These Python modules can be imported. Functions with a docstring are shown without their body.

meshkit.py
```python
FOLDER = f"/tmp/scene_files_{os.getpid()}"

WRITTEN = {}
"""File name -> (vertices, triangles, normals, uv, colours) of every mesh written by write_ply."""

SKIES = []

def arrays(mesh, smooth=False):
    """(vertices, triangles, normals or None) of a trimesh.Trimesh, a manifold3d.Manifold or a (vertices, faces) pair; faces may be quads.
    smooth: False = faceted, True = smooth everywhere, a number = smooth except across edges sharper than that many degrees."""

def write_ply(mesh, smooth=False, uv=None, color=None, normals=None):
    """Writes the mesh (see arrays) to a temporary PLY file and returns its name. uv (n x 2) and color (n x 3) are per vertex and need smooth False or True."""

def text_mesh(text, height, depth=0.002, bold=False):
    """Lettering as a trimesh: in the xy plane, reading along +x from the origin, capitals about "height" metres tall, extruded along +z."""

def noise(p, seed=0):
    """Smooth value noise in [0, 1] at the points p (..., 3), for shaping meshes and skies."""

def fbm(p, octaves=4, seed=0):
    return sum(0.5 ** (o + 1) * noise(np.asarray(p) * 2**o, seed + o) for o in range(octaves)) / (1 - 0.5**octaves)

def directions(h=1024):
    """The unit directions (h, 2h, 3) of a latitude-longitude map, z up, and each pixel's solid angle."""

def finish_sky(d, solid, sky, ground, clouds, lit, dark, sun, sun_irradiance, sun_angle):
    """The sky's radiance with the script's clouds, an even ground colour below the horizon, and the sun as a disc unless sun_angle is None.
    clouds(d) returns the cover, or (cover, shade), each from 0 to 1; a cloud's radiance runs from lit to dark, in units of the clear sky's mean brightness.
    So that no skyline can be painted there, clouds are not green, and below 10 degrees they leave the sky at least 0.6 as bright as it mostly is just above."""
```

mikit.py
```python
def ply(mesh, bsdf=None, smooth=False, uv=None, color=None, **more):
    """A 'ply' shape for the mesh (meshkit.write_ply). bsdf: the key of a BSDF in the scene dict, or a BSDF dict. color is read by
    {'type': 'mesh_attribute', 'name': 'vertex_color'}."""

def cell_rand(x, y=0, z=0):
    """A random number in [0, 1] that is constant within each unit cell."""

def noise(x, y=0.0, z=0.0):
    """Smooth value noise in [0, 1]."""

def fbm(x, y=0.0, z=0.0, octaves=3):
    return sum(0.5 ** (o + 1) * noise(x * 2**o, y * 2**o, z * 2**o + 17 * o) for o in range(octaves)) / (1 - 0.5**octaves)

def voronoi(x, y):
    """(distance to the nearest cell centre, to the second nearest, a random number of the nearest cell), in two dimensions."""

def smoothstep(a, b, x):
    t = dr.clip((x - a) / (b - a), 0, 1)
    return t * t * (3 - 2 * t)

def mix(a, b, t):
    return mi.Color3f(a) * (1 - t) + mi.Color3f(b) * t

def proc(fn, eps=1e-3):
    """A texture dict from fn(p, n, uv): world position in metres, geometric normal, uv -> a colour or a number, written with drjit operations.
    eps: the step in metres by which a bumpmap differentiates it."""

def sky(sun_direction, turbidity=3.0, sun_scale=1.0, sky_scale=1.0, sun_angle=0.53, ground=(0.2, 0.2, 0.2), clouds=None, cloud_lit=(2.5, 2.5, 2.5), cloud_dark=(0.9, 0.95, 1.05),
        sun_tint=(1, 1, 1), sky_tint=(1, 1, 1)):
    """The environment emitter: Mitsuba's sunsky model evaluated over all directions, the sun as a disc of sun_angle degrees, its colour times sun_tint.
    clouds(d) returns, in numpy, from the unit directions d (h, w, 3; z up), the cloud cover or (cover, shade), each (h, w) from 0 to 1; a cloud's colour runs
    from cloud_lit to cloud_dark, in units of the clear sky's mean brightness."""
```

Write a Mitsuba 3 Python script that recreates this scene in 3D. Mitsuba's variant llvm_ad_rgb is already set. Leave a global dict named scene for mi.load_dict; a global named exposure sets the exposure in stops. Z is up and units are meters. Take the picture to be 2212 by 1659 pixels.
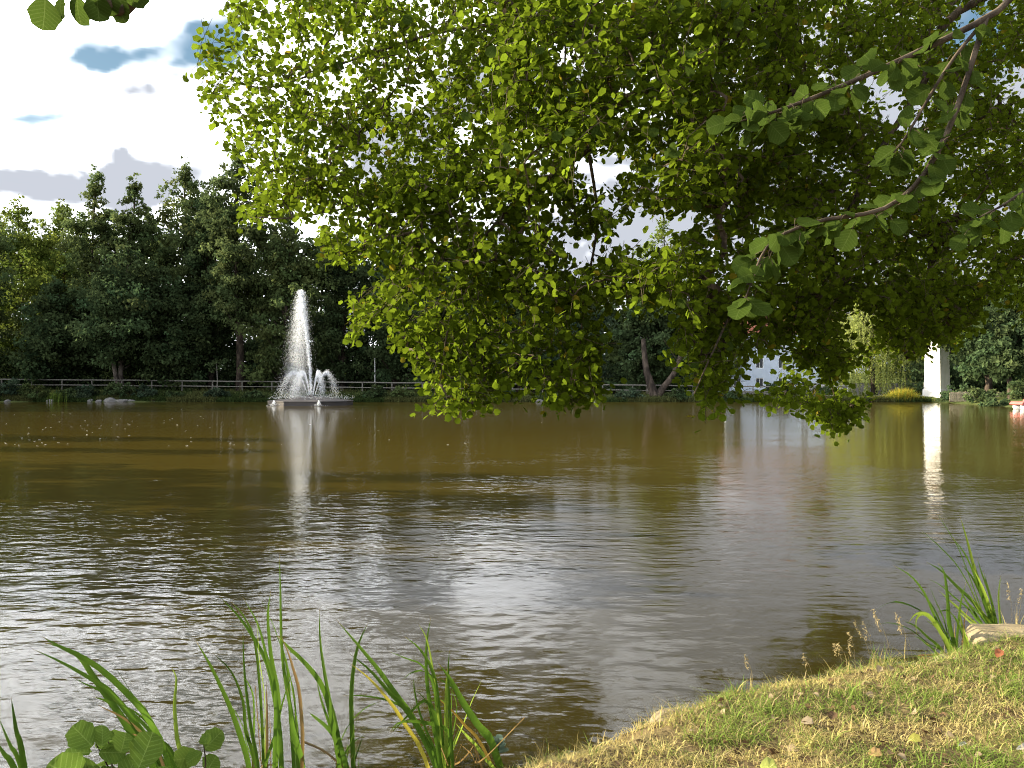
import math, random
import numpy as np, trimesh, manifold3d
import drjit as dr, mitsuba as mi
import mikit, meshkit
from mikit import noise, fbm, smoothstep, mix

T = mi.ScalarTransform4f
scene, labels = {}, {}

# ------------------------------------------------------------------ camera, sky, exposure
EYE = 2.0                                   # metres above the water (water level is z = 0)
F = 1671.0                                  # focal length in units of a 2212 px wide picture
scene['camera'] = {'type': 'perspective', 'fov': 67.0, 'fov_axis': 'x', 'near_clip': 0.05, 'far_clip': 3000.0,
                   'to_world': T().look_at(origin=[0, 0, EYE], target=[0, 10, EYE], up=[0, 0, 1])}
exposure = 1.64
SUN_AZ, SUN_EL = math.radians(84), math.radians(19.5)      # left of the viewing direction, low afternoon sun
SUN = np.array([-math.sin(SUN_AZ) * math.cos(SUN_EL), math.cos(SUN_AZ) * math.cos(SUN_EL), math.sin(SUN_EL)])


def sstep(a, b, x):
    t = np.clip((x - a) / (b - a), 0, 1)
    return t * t * (3 - 2 * t)


def clouds(d):
    z = np.maximum(d[..., 2], 0.02)
    # a cloud deck seen in perspective: pattern on a plane high above
    k = 1.0 / (z + 0.25)
    p = np.stack([d[..., 0] * k * 3.0, d[..., 1] * k * 3.0, np.full(z.shape, 3.7)], -1)
    w = meshkit.fbm(p * 1.7 + 9.1, 3, 5)[..., None] - 0.5
    p = p + 0.55 * w
    n = meshkit.fbm(p, 6, 11)
    n2 = meshkit.fbm(p * 1.3 + 31.0, 5, 23)
    y = np.where(d[..., 1] > 0.05, d[..., 1], 1e9)
    wq = np.stack([d[..., 0] / y * 6, d[..., 2] / y * 9, np.zeros(z.shape)], -1)
    u = d[..., 0] / y + 0.16 * (meshkit.fbm(wq, 5, 41) - 0.5) + 0.03 * (meshkit.fbm(wq * 7, 3, 43) - 0.5)
    v = d[..., 2] / y + 0.11 * (meshkit.fbm(wq + 7, 5, 42) - 0.5) + 0.02 * (meshkit.fbm(wq * 7, 3, 44) - 0.5)
    front = d[..., 1] > 0.05
    gap = np.zeros(z.shape)
    for cx, cy, rx, ry, s in ((205, 80, 120, 74, 0.62), (440, 92, 115, 78, 0.72), (2100, 55, 160, 120, 0.5), (510, 315, 50, 30, 0.4), (120, 272, 160, 36, 0.36), (650, -40, 220, 90, 0.4)):
        e = ((u - (cx - 1106) / F) / (rx / F)) ** 2 + ((v - (829.5 - cy) / F) / (ry / F)) ** 2
        gap += 1.1 * s * np.exp(-e) * front
    cover = sstep(0.22, 0.58, n + 0.22 - 0.24 * sstep(0.42, 0.75, d[..., 2]) - 0.08 * sstep(0.2, -0.5, d[..., 1]) - gap)
    shade = 0.8 * sstep(0.47, 0.68, n2)
    patch = 0.0
    for cx, cy, rx, ry, s in ((335, 165, 110, 55, 0.9), (60, 392, 240, 48, 1.15), (330, 372, 190, 46, 1.0), (480, 45, 80, 50, 0.5), (230, 230, 200, 110, -0.7), (1500, 480, 300, 60, 0.5)):
        e = ((u - (cx - 1106) / F) / (rx / F)) ** 2 + ((v - (829.5 - cy) / F) / (ry / F)) ** 2
        patch = patch + s * np.exp(-e) * front * (0.65 + 0.6 * n2)
    away = np.degrees(np.arccos(np.clip((d * SUN).sum(-1), -1, 1)))      # clouds shine towards the sun and are duller away from it
    shade = shade * 0.95 + 1.05 * sstep(50, 112, away) + 1.1 * patch
    return cover, np.clip(shade, 0, 1)


scene['sky'] = mikit.sky(SUN, turbidity=3.0, sun_scale=3.6, sky_scale=1.7, sun_tint=(1.0, 1.18, 1.5), ground=(0.10, 0.11, 0.06), clouds=clouds, sky_tint=(1.05, 1.12, 1.1),
                         cloud_lit=(11.6, 11.8, 12.1), cloud_dark=(1.65, 1.75, 1.95))


# ------------------------------------------------------------------ helpers
def at(x, y, D):
    """the point D metres ahead that the photograph (2212 x 1659) shows at x, y"""
    return np.array([(x - 1106) / F * D, D, EYE - (y - 829.5) / F * D])


def at_z(x, y, z):
    D = (EYE - z) * F / (y - 829.5)
    return at(x, y, D)


USED = {}


def numbered(name, parent=None):
    base = f'{parent}__{name}' if parent else name
    n = USED.get(base, 0)
    USED[base] = n + 1
    return base if n == 0 else f'{base}_{n:03d}'


def tag(key, label=None, cat=None, group=None, kind=None):
    d = labels.setdefault(key, {})
    for a, b in (('label', label), ('category', cat), ('group', group), ('kind', kind)):
        if b: d[a] = b
    return key


def thing(name, label, cat, group=None):
    return tag(numbered(name), label, cat, group)


def put(name, mesh, bsdf, parent=None, smooth=False, color=None, uv=None, kind=None, to_world=None):
    key = numbered(name, parent)
    more = {'to_world': to_world} if to_world is not None else {}
    scene[key] = mikit.ply(mesh, bsdf, smooth=smooth, color=color, uv=uv, **more)
    if kind: tag(key, kind=kind)
    return key


def norm(v):
    return v / (np.linalg.norm(v, axis=-1, keepdims=True) + 1e-12)


def tube(pts, radii, sides=7, cap=True):
    p = np.asarray(pts, float)
    r = np.broadcast_to(np.asarray(radii, float), (len(p),))
    t = norm(np.gradient(p, axis=0))
    ref = np.array([0, 0, 1.0]) if abs(t[:, 2]).mean() < 0.8 else np.array([1.0, 0, 0])
    a = norm(np.cross(t, ref)); b = np.cross(t, a)
    ang = np.arange(sides) * 2 * np.pi / sides
    v = p[:, None] + r[:, None, None] * (np.cos(ang)[None, :, None] * a[:, None] + np.sin(ang)[None, :, None] * b[:, None])
    i, j = np.meshgrid(np.arange(len(p) - 1), np.arange(sides), indexing='ij')
    q = np.stack([i * sides + j, i * sides + (j + 1) % sides, (i + 1) * sides + (j + 1) % sides, (i + 1) * sides + j], -1).reshape(-1, 4)
    f = np.vstack([q[:, [0, 1, 2]], q[:, [0, 2, 3]]])
    v = v.reshape(-1, 3)
    if cap:
        n = len(v)
        v = np.vstack([v, p[:1], p[-1:]])
        k = np.arange(sides); m = (len(p) - 1) * sides
        f = np.vstack([f, np.stack([(k + 1) % sides, k, np.full(sides, n)], 1), np.stack([m + k, m + (k + 1) % sides, np.full(sides, n + 1)], 1)])
    return v, f


def join(parts):
    vs, fs, o = [], [], 0
    for v, f in parts:
        vs.append(v); fs.append(np.asarray(f) + o); o += len(v)
    return np.vstack(vs), np.vstack(fs)


def spline(pts, n):
    """Catmull-Rom through the points"""
    p = np.asarray(pts, float)
    q = np.vstack([2 * p[0] - p[1], p, 2 * p[-1] - p[-2]])
    out = []
    for s in np.linspace(0, len(p) - 1 - 1e-9, n):
        i = int(s); t = s - i
        a, b, c, d = q[i:i + 4]
        out.append(0.5 * (2 * b + (c - a) * t + (2 * a - 5 * b + 4 * c - d) * t * t + (3 * b - 3 * c + d - a) * t ** 3))
    return np.array(out)


def box(lo, hi, bevel=0.0):
    lo, hi = np.minimum(lo, hi), np.maximum(lo, hi)
    if bevel <= 0:
        m = trimesh.creation.box(extents=np.subtract(hi, lo)); m.apply_translation((np.add(lo, hi)) / 2)
        return np.array(m.vertices), np.array(m.faces)
    c = []
    for s in np.ndindex(2, 2, 2):
        p = np.where(s, hi, lo).astype(float); sg = np.where(s, -1, 1)
        for k in range(3):
            q = p + sg * bevel; q[k] = p[k]; c.append(q)
    m = trimesh.convex.convex_hull(np.array(c))
    return np.array(m.vertices), np.array(m.faces)


def rotz(mesh, ang, org):
    v, f = mesh
    c, s = math.cos(ang), math.sin(ang)
    R = np.array([[c, -s, 0], [s, c, 0], [0, 0, 1]])
    return (v - org) @ R.T + org, f


def scatter(tv, tf, pos, X, Y, Z, size):
    """copies of a template (columns along X, Y, Z) as one (vertices, faces)"""
    n, k = len(pos), len(tv)
    v = pos[:, None] + size[:, None, None] * (tv[None, :, 0:1] * X[:, None] + tv[None, :, 1:2] * Y[:, None] + tv[None, :, 2:3] * Z[:, None])
    f = tf[None] + (np.arange(n) * k)[:, None, None]
    return v.reshape(-1, 3), f.reshape(-1, 3)


def frames(direction, normal):
    X = norm(direction)
    Y = norm(np.cross(normal, X))
    return X, Y, np.cross(X, Y)


# ------------------------------------------------------------------ materials
def proc(fn, eps=1e-3): return mikit.proc(fn, eps)


def water_light_tone(p, n, uv):
    # light painted into the water colour: darker by the near shore, golden farther out
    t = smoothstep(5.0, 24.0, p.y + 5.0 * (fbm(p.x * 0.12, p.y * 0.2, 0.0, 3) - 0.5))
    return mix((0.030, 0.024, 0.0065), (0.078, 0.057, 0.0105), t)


def ripples(p, n, uv):
    gust = smoothstep(0.25, 0.75, fbm(p.x * 0.35, p.y * 0.8, 3.0, 2))
    near = smoothstep(46.0, 9.0, p.y)
    h = 0.8 * noise(p.x * 2.4 + 0.7 * p.y, p.y * 6.5 - 0.5 * p.x, 0.0) + 0.62 * noise(p.x * 5.3 - 1.1 * p.y, p.y * 13.5 + p.x, 5.0) + 0.34 * noise(p.x * 11.0 + 1.5 * p.y, p.y * 27.0, 9.0) + 0.15 * noise(p.x * 25.0, p.y * 52.0, 2.0)
    return h * 0.0037 * (0.45 + 0.95 * gust) * (0.35 + 0.65 * near)


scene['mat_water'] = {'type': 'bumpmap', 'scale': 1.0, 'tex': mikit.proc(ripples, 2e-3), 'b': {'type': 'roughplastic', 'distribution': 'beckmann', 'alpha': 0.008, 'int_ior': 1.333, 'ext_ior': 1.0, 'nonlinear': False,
                      'diffuse_reflectance': mikit.proc(water_light_tone)}}
VC = {'type': 'mesh_attribute', 'name': 'vertex_color'}
scene['mat_foliage_far'] = {'type': 'principledthin', 'base_color': VC, 'roughness': 0.55, 'diff_trans': 0.9, 'eta': 1.4}
scene['mat_leaf'] = {'type': 'principledthin', 'base_color': VC, 'roughness': 0.26, 'diff_trans': 1.2, 'eta': 1.5}


def leaf_col(p, n, uv):
    u, v = uv.x, dr.abs(uv.y - 0.5) * 2
    rib = smoothstep(0.05, 0.0, v)
    s = (u - v * 0.28) * 8.0
    side = smoothstep(0.16, 0.0, dr.abs(s - dr.floor(s) - 0.5)) * 0.55
    c = mix((0.040, 0.068, 0.011), (0.065, 0.105, 0.017), fbm(p.x * 9, p.y * 9, p.z * 9))
    return mix(c, (0.15, 0.20, 0.06), dr.maximum(rib, side) * 0.5)


def leaf_bump(p, n, uv):
    u, v = uv.x, dr.abs(uv.y - 0.5) * 2
    s = (u - v * 0.28) * 8.0
    return 0.0012 * dr.sin(s * 6.2832)


scene['mat_leaf_near'] = {'type': 'principledthin', 'base_color': proc(leaf_col), 'roughness': 0.36, 'diff_trans': 1.05, 'eta': 1.45}
scene['mat_leaf_young'] = {'type': 'principledthin', 'base_color': proc(lambda p, n, uv: leaf_col(p, n, uv) * 2.0), 'roughness': 0.4, 'diff_trans': 1.05, 'eta': 1.45}
scene['mat_blade'] = {'type': 'principledthin', 'base_color': VC, 'roughness': 0.38, 'diff_trans': 1.0, 'eta': 1.45}
scene['mat_grass'] = {'type': 'principledthin', 'base_color': VC, 'roughness': 0.6, 'diff_trans': 0.8, 'eta': 1.4}


def bark(a, b, sc):
    def fn(p, n, uv):
        t = fbm(p.x * sc, p.y * sc, p.z * sc * 0.35, 4)
        return mix(a, b, smoothstep(0.3, 0.7, t))
    return fn


scene['mat_bark'] = {'type': 'twosided', 'b': {'type': 'principled', 'base_color': proc(bark((0.035, 0.026, 0.018), (0.11, 0.085, 0.06), 26.0)), 'roughness': 0.9, 'specular': 0.2}}
scene['mat_bark_far'] = {'type': 'twosided', 'b': {'type': 'principled', 'base_color': proc(bark((0.06, 0.05, 0.042), (0.20, 0.17, 0.145), 3.2)), 'roughness': 0.95, 'specular': 0.1}}
scene['mat_dark_bark_far'] = {'type': 'twosided', 'b': {'type': 'principled', 'base_color': proc(bark((0.03, 0.024, 0.02), (0.09, 0.07, 0.055), 3.2)), 'roughness': 0.95, 'specular': 0.1}}


def ground_col(p, n, uv):
    near = smoothstep(16.0, 11.0, p.y)
    a = fbm(p.x * 5, p.y * 5, p.z * 5, 4)
    b = fbm(p.x * 38, p.y * 38, p.z * 38, 3)
    soil = mix((0.050, 0.035, 0.020), (0.15, 0.11, 0.06), b)
    soil = mix(soil, (0.20, 0.16, 0.075), smoothstep(0.42, 0.7, a) * 0.7)
    wet = smoothstep(0.2, 0.04, p.z)
    soil = mix(soil, (0.035, 0.026, 0.016), wet * 0.8)
    far = mix((0.045, 0.062, 0.022), (0.10, 0.115, 0.04), fbm(p.x * 0.5, p.y * 0.5, 0.0, 4))
    return mix(far, soil, near)


scene['mat_ground'] = {'type': 'twosided', 'b': {'type': 'bumpmap', 'scale': 1.0, 'tex': proc(lambda p, n, uv: 0.012 * fbm(p.x * 40, p.y * 40, p.z * 40, 3), 2e-3),
                       'b': {'type': 'diffuse', 'reflectance': proc(ground_col)}}}


def stone_col(p, n, uv):
    t = fbm(p.x * 14, p.y * 14, p.z * 14, 4)
    g = noise(p.x * 160, p.y * 160, p.z * 160)
    c = mix((0.17, 0.135, 0.085), (0.33, 0.28, 0.18), t)
    return mix(c, (0.16, 0.13, 0.10), smoothstep(0.68, 0.9, g) * 0.7)


scene['mat_stone'] = {'type': 'bumpmap', 'scale': 1.0, 'tex': proc(lambda p, n, uv: 0.006 * fbm(p.x * 60, p.y * 60, p.z * 60, 3), 1e-3), 'b': {'type': 'diffuse', 'reflectance': proc(stone_col)}}
scene['mat_rock_far'] = {'type': 'diffuse', 'reflectance': proc(lambda p, n, uv: mix((0.10, 0.10, 0.10), (0.26, 0.25, 0.24), fbm(p.x * 4, p.y * 4, p.z * 4)))}
scene['mat_rail'] = {'type': 'diffuse', 'reflectance': proc(lambda p, n, uv: mix((0.15, 0.14, 0.125), (0.25, 0.24, 0.215), fbm(p.x * 1.2, p.y * 12, p.z * 12)))}
scene['mat_picket'] = {'type': 'diffuse', 'reflectance': proc(lambda p, n, uv: mix((0.33, 0.27, 0.18), (0.50, 0.43, 0.31), fbm(p.x * 9, p.y * 9, p.z * 2)))}
scene['mat_plaster'] = {'type': 'diffuse', 'reflectance': proc(lambda p, n, uv: mix((0.70, 0.70, 0.69), (0.80, 0.79, 0.77), fbm(p.x * 0.9, p.y * 0.9, p.z * 0.5, 4)))}
def tower_col(p, n, uv):
    a = p.x * 0.8 + p.y
    streak = smoothstep(0.50, 0.75, fbm(a * 3.0, 0.0, p.z * 0.22, 4))
    c = mix((0.66, 0.64, 0.59), (0.76, 0.74, 0.70), fbm(a * 1.2, p.z * 0.9, 0.0, 4))
    c = mix(c, (0.40, 0.38, 0.33), streak * 0.55)
    return mix(c, (0.26, 0.27, 0.20), smoothstep(2.2, 0.5, p.z + 1.5 * fbm(a * 1.5, p.z, 2.0, 3)) * 0.75)


scene['mat_tower'] = {'type': 'diffuse', 'reflectance': proc(tower_col)}
scene['mat_shade_blue_wall'] = {'type': 'diffuse', 'reflectance': proc(lambda p, n, uv: mix((0.50, 0.58, 0.72), (0.60, 0.67, 0.79), fbm(p.x * 0.9, p.y * 0.9, p.z * 0.5, 4)))}  # white wall tinted blue, the colour standing in for its bluish shade
scene['mat_glass_dark'] = {'type': 'principled', 'base_color': {'type': 'rgb', 'value': [0.03, 0.035, 0.04]}, 'roughness': 0.08, 'specular': 0.6}
scene['mat_white_paint'] = {'type': 'principled', 'base_color': {'type': 'rgb', 'value': [0.78, 0.78, 0.76]}, 'roughness': 0.4, 'specular': 0.4}
scene['mat_roof'] = {'type': 'diffuse', 'reflectance': proc(lambda p, n, uv: mix((0.16, 0.06, 0.05), (0.25, 0.11, 0.085), fbm(p.x * 4, p.y * 4, p.z * 4)))}
scene['mat_concrete'] = {'type': 'diffuse', 'reflectance': proc(lambda p, n, uv: mix((0.22, 0.21, 0.21), (0.34, 0.33, 0.32), fbm(p.x * 0.8, p.y * 0.8, p.z * 2.5, 4)))}
scene['mat_paving'] = {'type': 'diffuse', 'reflectance': proc(lambda p, n, uv: mix((0.30, 0.29, 0.29), (0.42, 0.41, 0.41), fbm(p.x * 1.5, p.y * 1.5, 0.0, 4)))}
scene['mat_basin'] = {'type': 'principled', 'base_color': proc(lambda p, n, uv: mix((0.035, 0.033, 0.034), (0.085, 0.075, 0.07), fbm(p.x * 1.6, p.y * 1.6, p.z * 6, 4))), 'roughness': 0.55, 'specular': 0.25}
scene['mat_spray'] = {'type': 'principledthin', 'base_color': {'type': 'rgb', 'value': [0.92, 0.94, 0.97]}, 'roughness': 0.4, 'diff_trans': 1.0, 'eta': 1.33}
scene['mat_red_boat'] = {'type': 'principled', 'base_color': proc(lambda p, n, uv: mix((0.30, 0.075, 0.055), (0.38, 0.105, 0.08), fbm(p.x * 3, p.y * 3, p.z * 3))), 'roughness': 0.45, 'specular': 0.4}
scene['mat_metal'] = {'type': 'principled', 'base_color': {'type': 'rgb', 'value': [0.45, 0.46, 0.47]}, 'roughness': 0.4, 'metallic': 0.7}
scene['mat_dry'] = {'type': 'principledthin', 'base_color': VC, 'roughness': 0.7, 'diff_trans': 0.4, 'eta': 1.4}

# ------------------------------------------------------------------ the lake's outline and the ground
LAKE = np.array([(-.12, 3.38), (.384, 3.69), (.7, 4.0), (1.17, 4.3), (1.575, 4.45), (1.95, 4.62), (2.27, 4.77), (2.57, 4.83), (2.98, 5.07), (3.53, 5.40), (6, 6.8), (12, 10), (26, 25),
                 (40, 46), (43, 60), (44.5, 74), (47, 86), (30, 87), (0, 86.5), (-40, 86), (-62, 86), (-72, 80), (-64, 66), (-46, 46), (-27.5, 27), (-15.5, 14.5), (-8.6, 7.0), (-5.6, 3.2), (-2.5, 2.9), (-1, 3.05)])


def lake_distance(p):
    """signed distance to the shore line in plan, positive on land"""
    a, b = LAKE, np.roll(LAKE, -1, 0)
    best = np.full(len(p), 1e9); inside = np.zeros(len(p), bool)
    for (ax, ay), (bx, by) in zip(a, b):
        dx, dy = bx - ax, by - ay
        t = np.clip(((p[:, 0] - ax) * dx + (p[:, 1] - ay) * dy) / (dx * dx + dy * dy), 0, 1)
        best = np.minimum(best, np.hypot(p[:, 0] - ax - t * dx, p[:, 1] - ay - t * dy))
        cross = (ay > p[:, 1]) != (by > p[:, 1])
        inside ^= cross & (p[:, 0] < (bx - ax) * (p[:, 1] - ay) / (by - ay + 1e-12) + ax)
    return np.where(inside, -best, best)


def ground_z(x, y):
    p = np.stack([np.ravel(x), np.ravel(y)], 1).astype(float)
    q = np.stack([p[:, 0], p[:, 1], 0 * p[:, 0]], 1)
    near = sstep(16, 10, p[:, 1])
    s = lake_distance(p) + near * (0.13 + 0.10 * (meshkit.fbm(q * 3.1, 3, 3) - 0.5) + 0.10 * (meshkit.fbm(q * 9, 2, 8) - 0.5)) + (1 - near) * 1.2 * (meshkit.fbm(q * 0.25, 3, 4) - 0.5)
    hn = 0.27 + 0.045 * np.maximum(s, 0) * (s < 6) + 0.27 * (s >= 6)
    zn = np.where(s > 0.0, hn + 0.06 * (meshkit.fbm(q * 1.3, 3, 1) - 0.5) + 0.035 * (meshkit.fbm(q * 6, 3, 2) - 0.5) - 0.10 * sstep(0.22, 0.0, s), 0.18 + s * 2.2)
    hb = np.interp(p[:, 0], [-64, 34, 60], [1.42, 0.52, 0.6])
    zf = np.where(s > 0, 0.06 + hb * sstep(0, 4.2, s) + 0.25 * (meshkit.fbm(q * 0.3, 3, 6) - 0.5) * sstep(0, 2, s) + 0.02 * np.clip(s - 12, 0, 400), 0.06 + s * 0.5)
    z = near * zn + (1 - near) * zf
    return np.maximum(z, -1.6).reshape(np.shape(x))


def gz(x, y): return float(ground_z(np.array([x]), np.array([y]))[0])


def graded(lo, hi, step, far_lo, far_hi, ratio=1.18):
    c = list(np.arange(lo, hi, step)); s = step
    while c[-1] < far_hi: s = min(s * ratio, 60 if c[-1] > 130 else 2.0); c.append(c[-1] + s)
    s = step
    while c[0] > far_lo: s = min(s * ratio, 60 if c[0] < -130 else 2.0); c.insert(0, c[0] - s)
    return np.array(c)


def grid_mesh(xs, ys, zf):
    X, Y = np.meshgrid(xs, ys)
    v = np.stack([X, Y, zf(X, Y)], -1).reshape(-1, 3)
    n = len(xs)
    i, j = np.meshgrid(np.arange(len(ys) - 1), np.arange(n - 1), indexing='ij')
    a = (i * n + j).ravel()
    return v, np.vstack([np.stack([a, a + 1, a + n + 1], 1), np.stack([a, a + n + 1, a + n], 1)])


put('ground', grid_mesh(graded(-1.5, 5.0, 0.045, -900, 900), graded(2.2, 6.6, 0.045, -600, 1500), ground_z), 'mat_ground', smooth=True, kind='structure')
tag('ground', 'grassy park ground around the lake with a dry earth edge at the near bank')

# ------------------------------------------------------------------ water
rng = np.random.default_rng(7)
FOUNTAIN = np.array([-19.2, 74.0])


def water_mesh():
    az = np.concatenate([np.linspace(-80, -37, 24)[:-1], np.linspace(-37, 37, 320), np.linspace(37, 80, 24)[1:]])
    r = np.geomspace(1.9, 118, 520)
    A, R = np.meshgrid(np.radians(az), r)
    x, y = R * np.sin(A), R * np.cos(A)
    z = np.zeros_like(x)
    q = np.stack([x, y, np.zeros_like(x)], -1)
    patch = meshkit.fbm(q * np.array([0.05, 0.13, 1]) + 4.2, 4, 9)
    leftness = sstep(6, -6, x + 0.12 * y)
    amp = (0.45 + 1.1 * sstep(0.35, 0.65, patch)) * (0.7 + 0.75 * leftness * sstep(45, 12, y))
    amp *= 0.45 + 0.55 * sstep(60, 14, R)
    mods = [0.35 + 1.3 * sstep(.3, .7, meshkit.fbm(q * np.array([f1, f2, 1]) + 13 * m, 3, 50 + m)) for m, (f1, f2) in enumerate(((.5, 1.1), (.9, 1.7), (.22, .6), (1.6, 2.6)))]
    for k in range(112):
        lam = 0.06 * (14.0 ** rng.random() ** 1.15)
        th = math.radians(90 + rng.normal(14, 38))
        ph = rng.random() * 6.283
        kx, ky = math.cos(th) * 6.283 / lam, math.sin(th) * 6.283 / lam
        slope = 0.0022 * min(1.0, (0.22 / lam) ** 0.7)
        z += mods[k % 4] * slope * lam / 6.283 * np.sin(kx * x + ky * y + ph) * sstep(0.5, 2.6, lam / (R * 0.0079))
    rf = np.hypot(x - FOUNTAIN[0], y - FOUNTAIN[1])
    z = z * amp
    for lam, s in ((0.9, 0.012), (0.62, 0.012), (1.7, 0.008)):
        z += s * lam / 6.283 * np.sin(rf * 6.283 / lam + 3 * patch) * sstep(62, 8, rf)
    v = np.stack([x, y, z], -1).reshape(-1, 3)
    n = len(az)
    i, j = np.meshgrid(np.arange(len(r) - 1), np.arange(n - 1), indexing='ij')
    a = (i * n + j).ravel()
    return v, np.vstack([np.stack([a, a + 1, a + n + 1], 1), np.stack([a, a + n + 1, a + n], 1)])


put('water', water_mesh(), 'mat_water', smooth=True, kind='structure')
tag('water', 'brown rippled lake water mirroring the sky and the trees')

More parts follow.
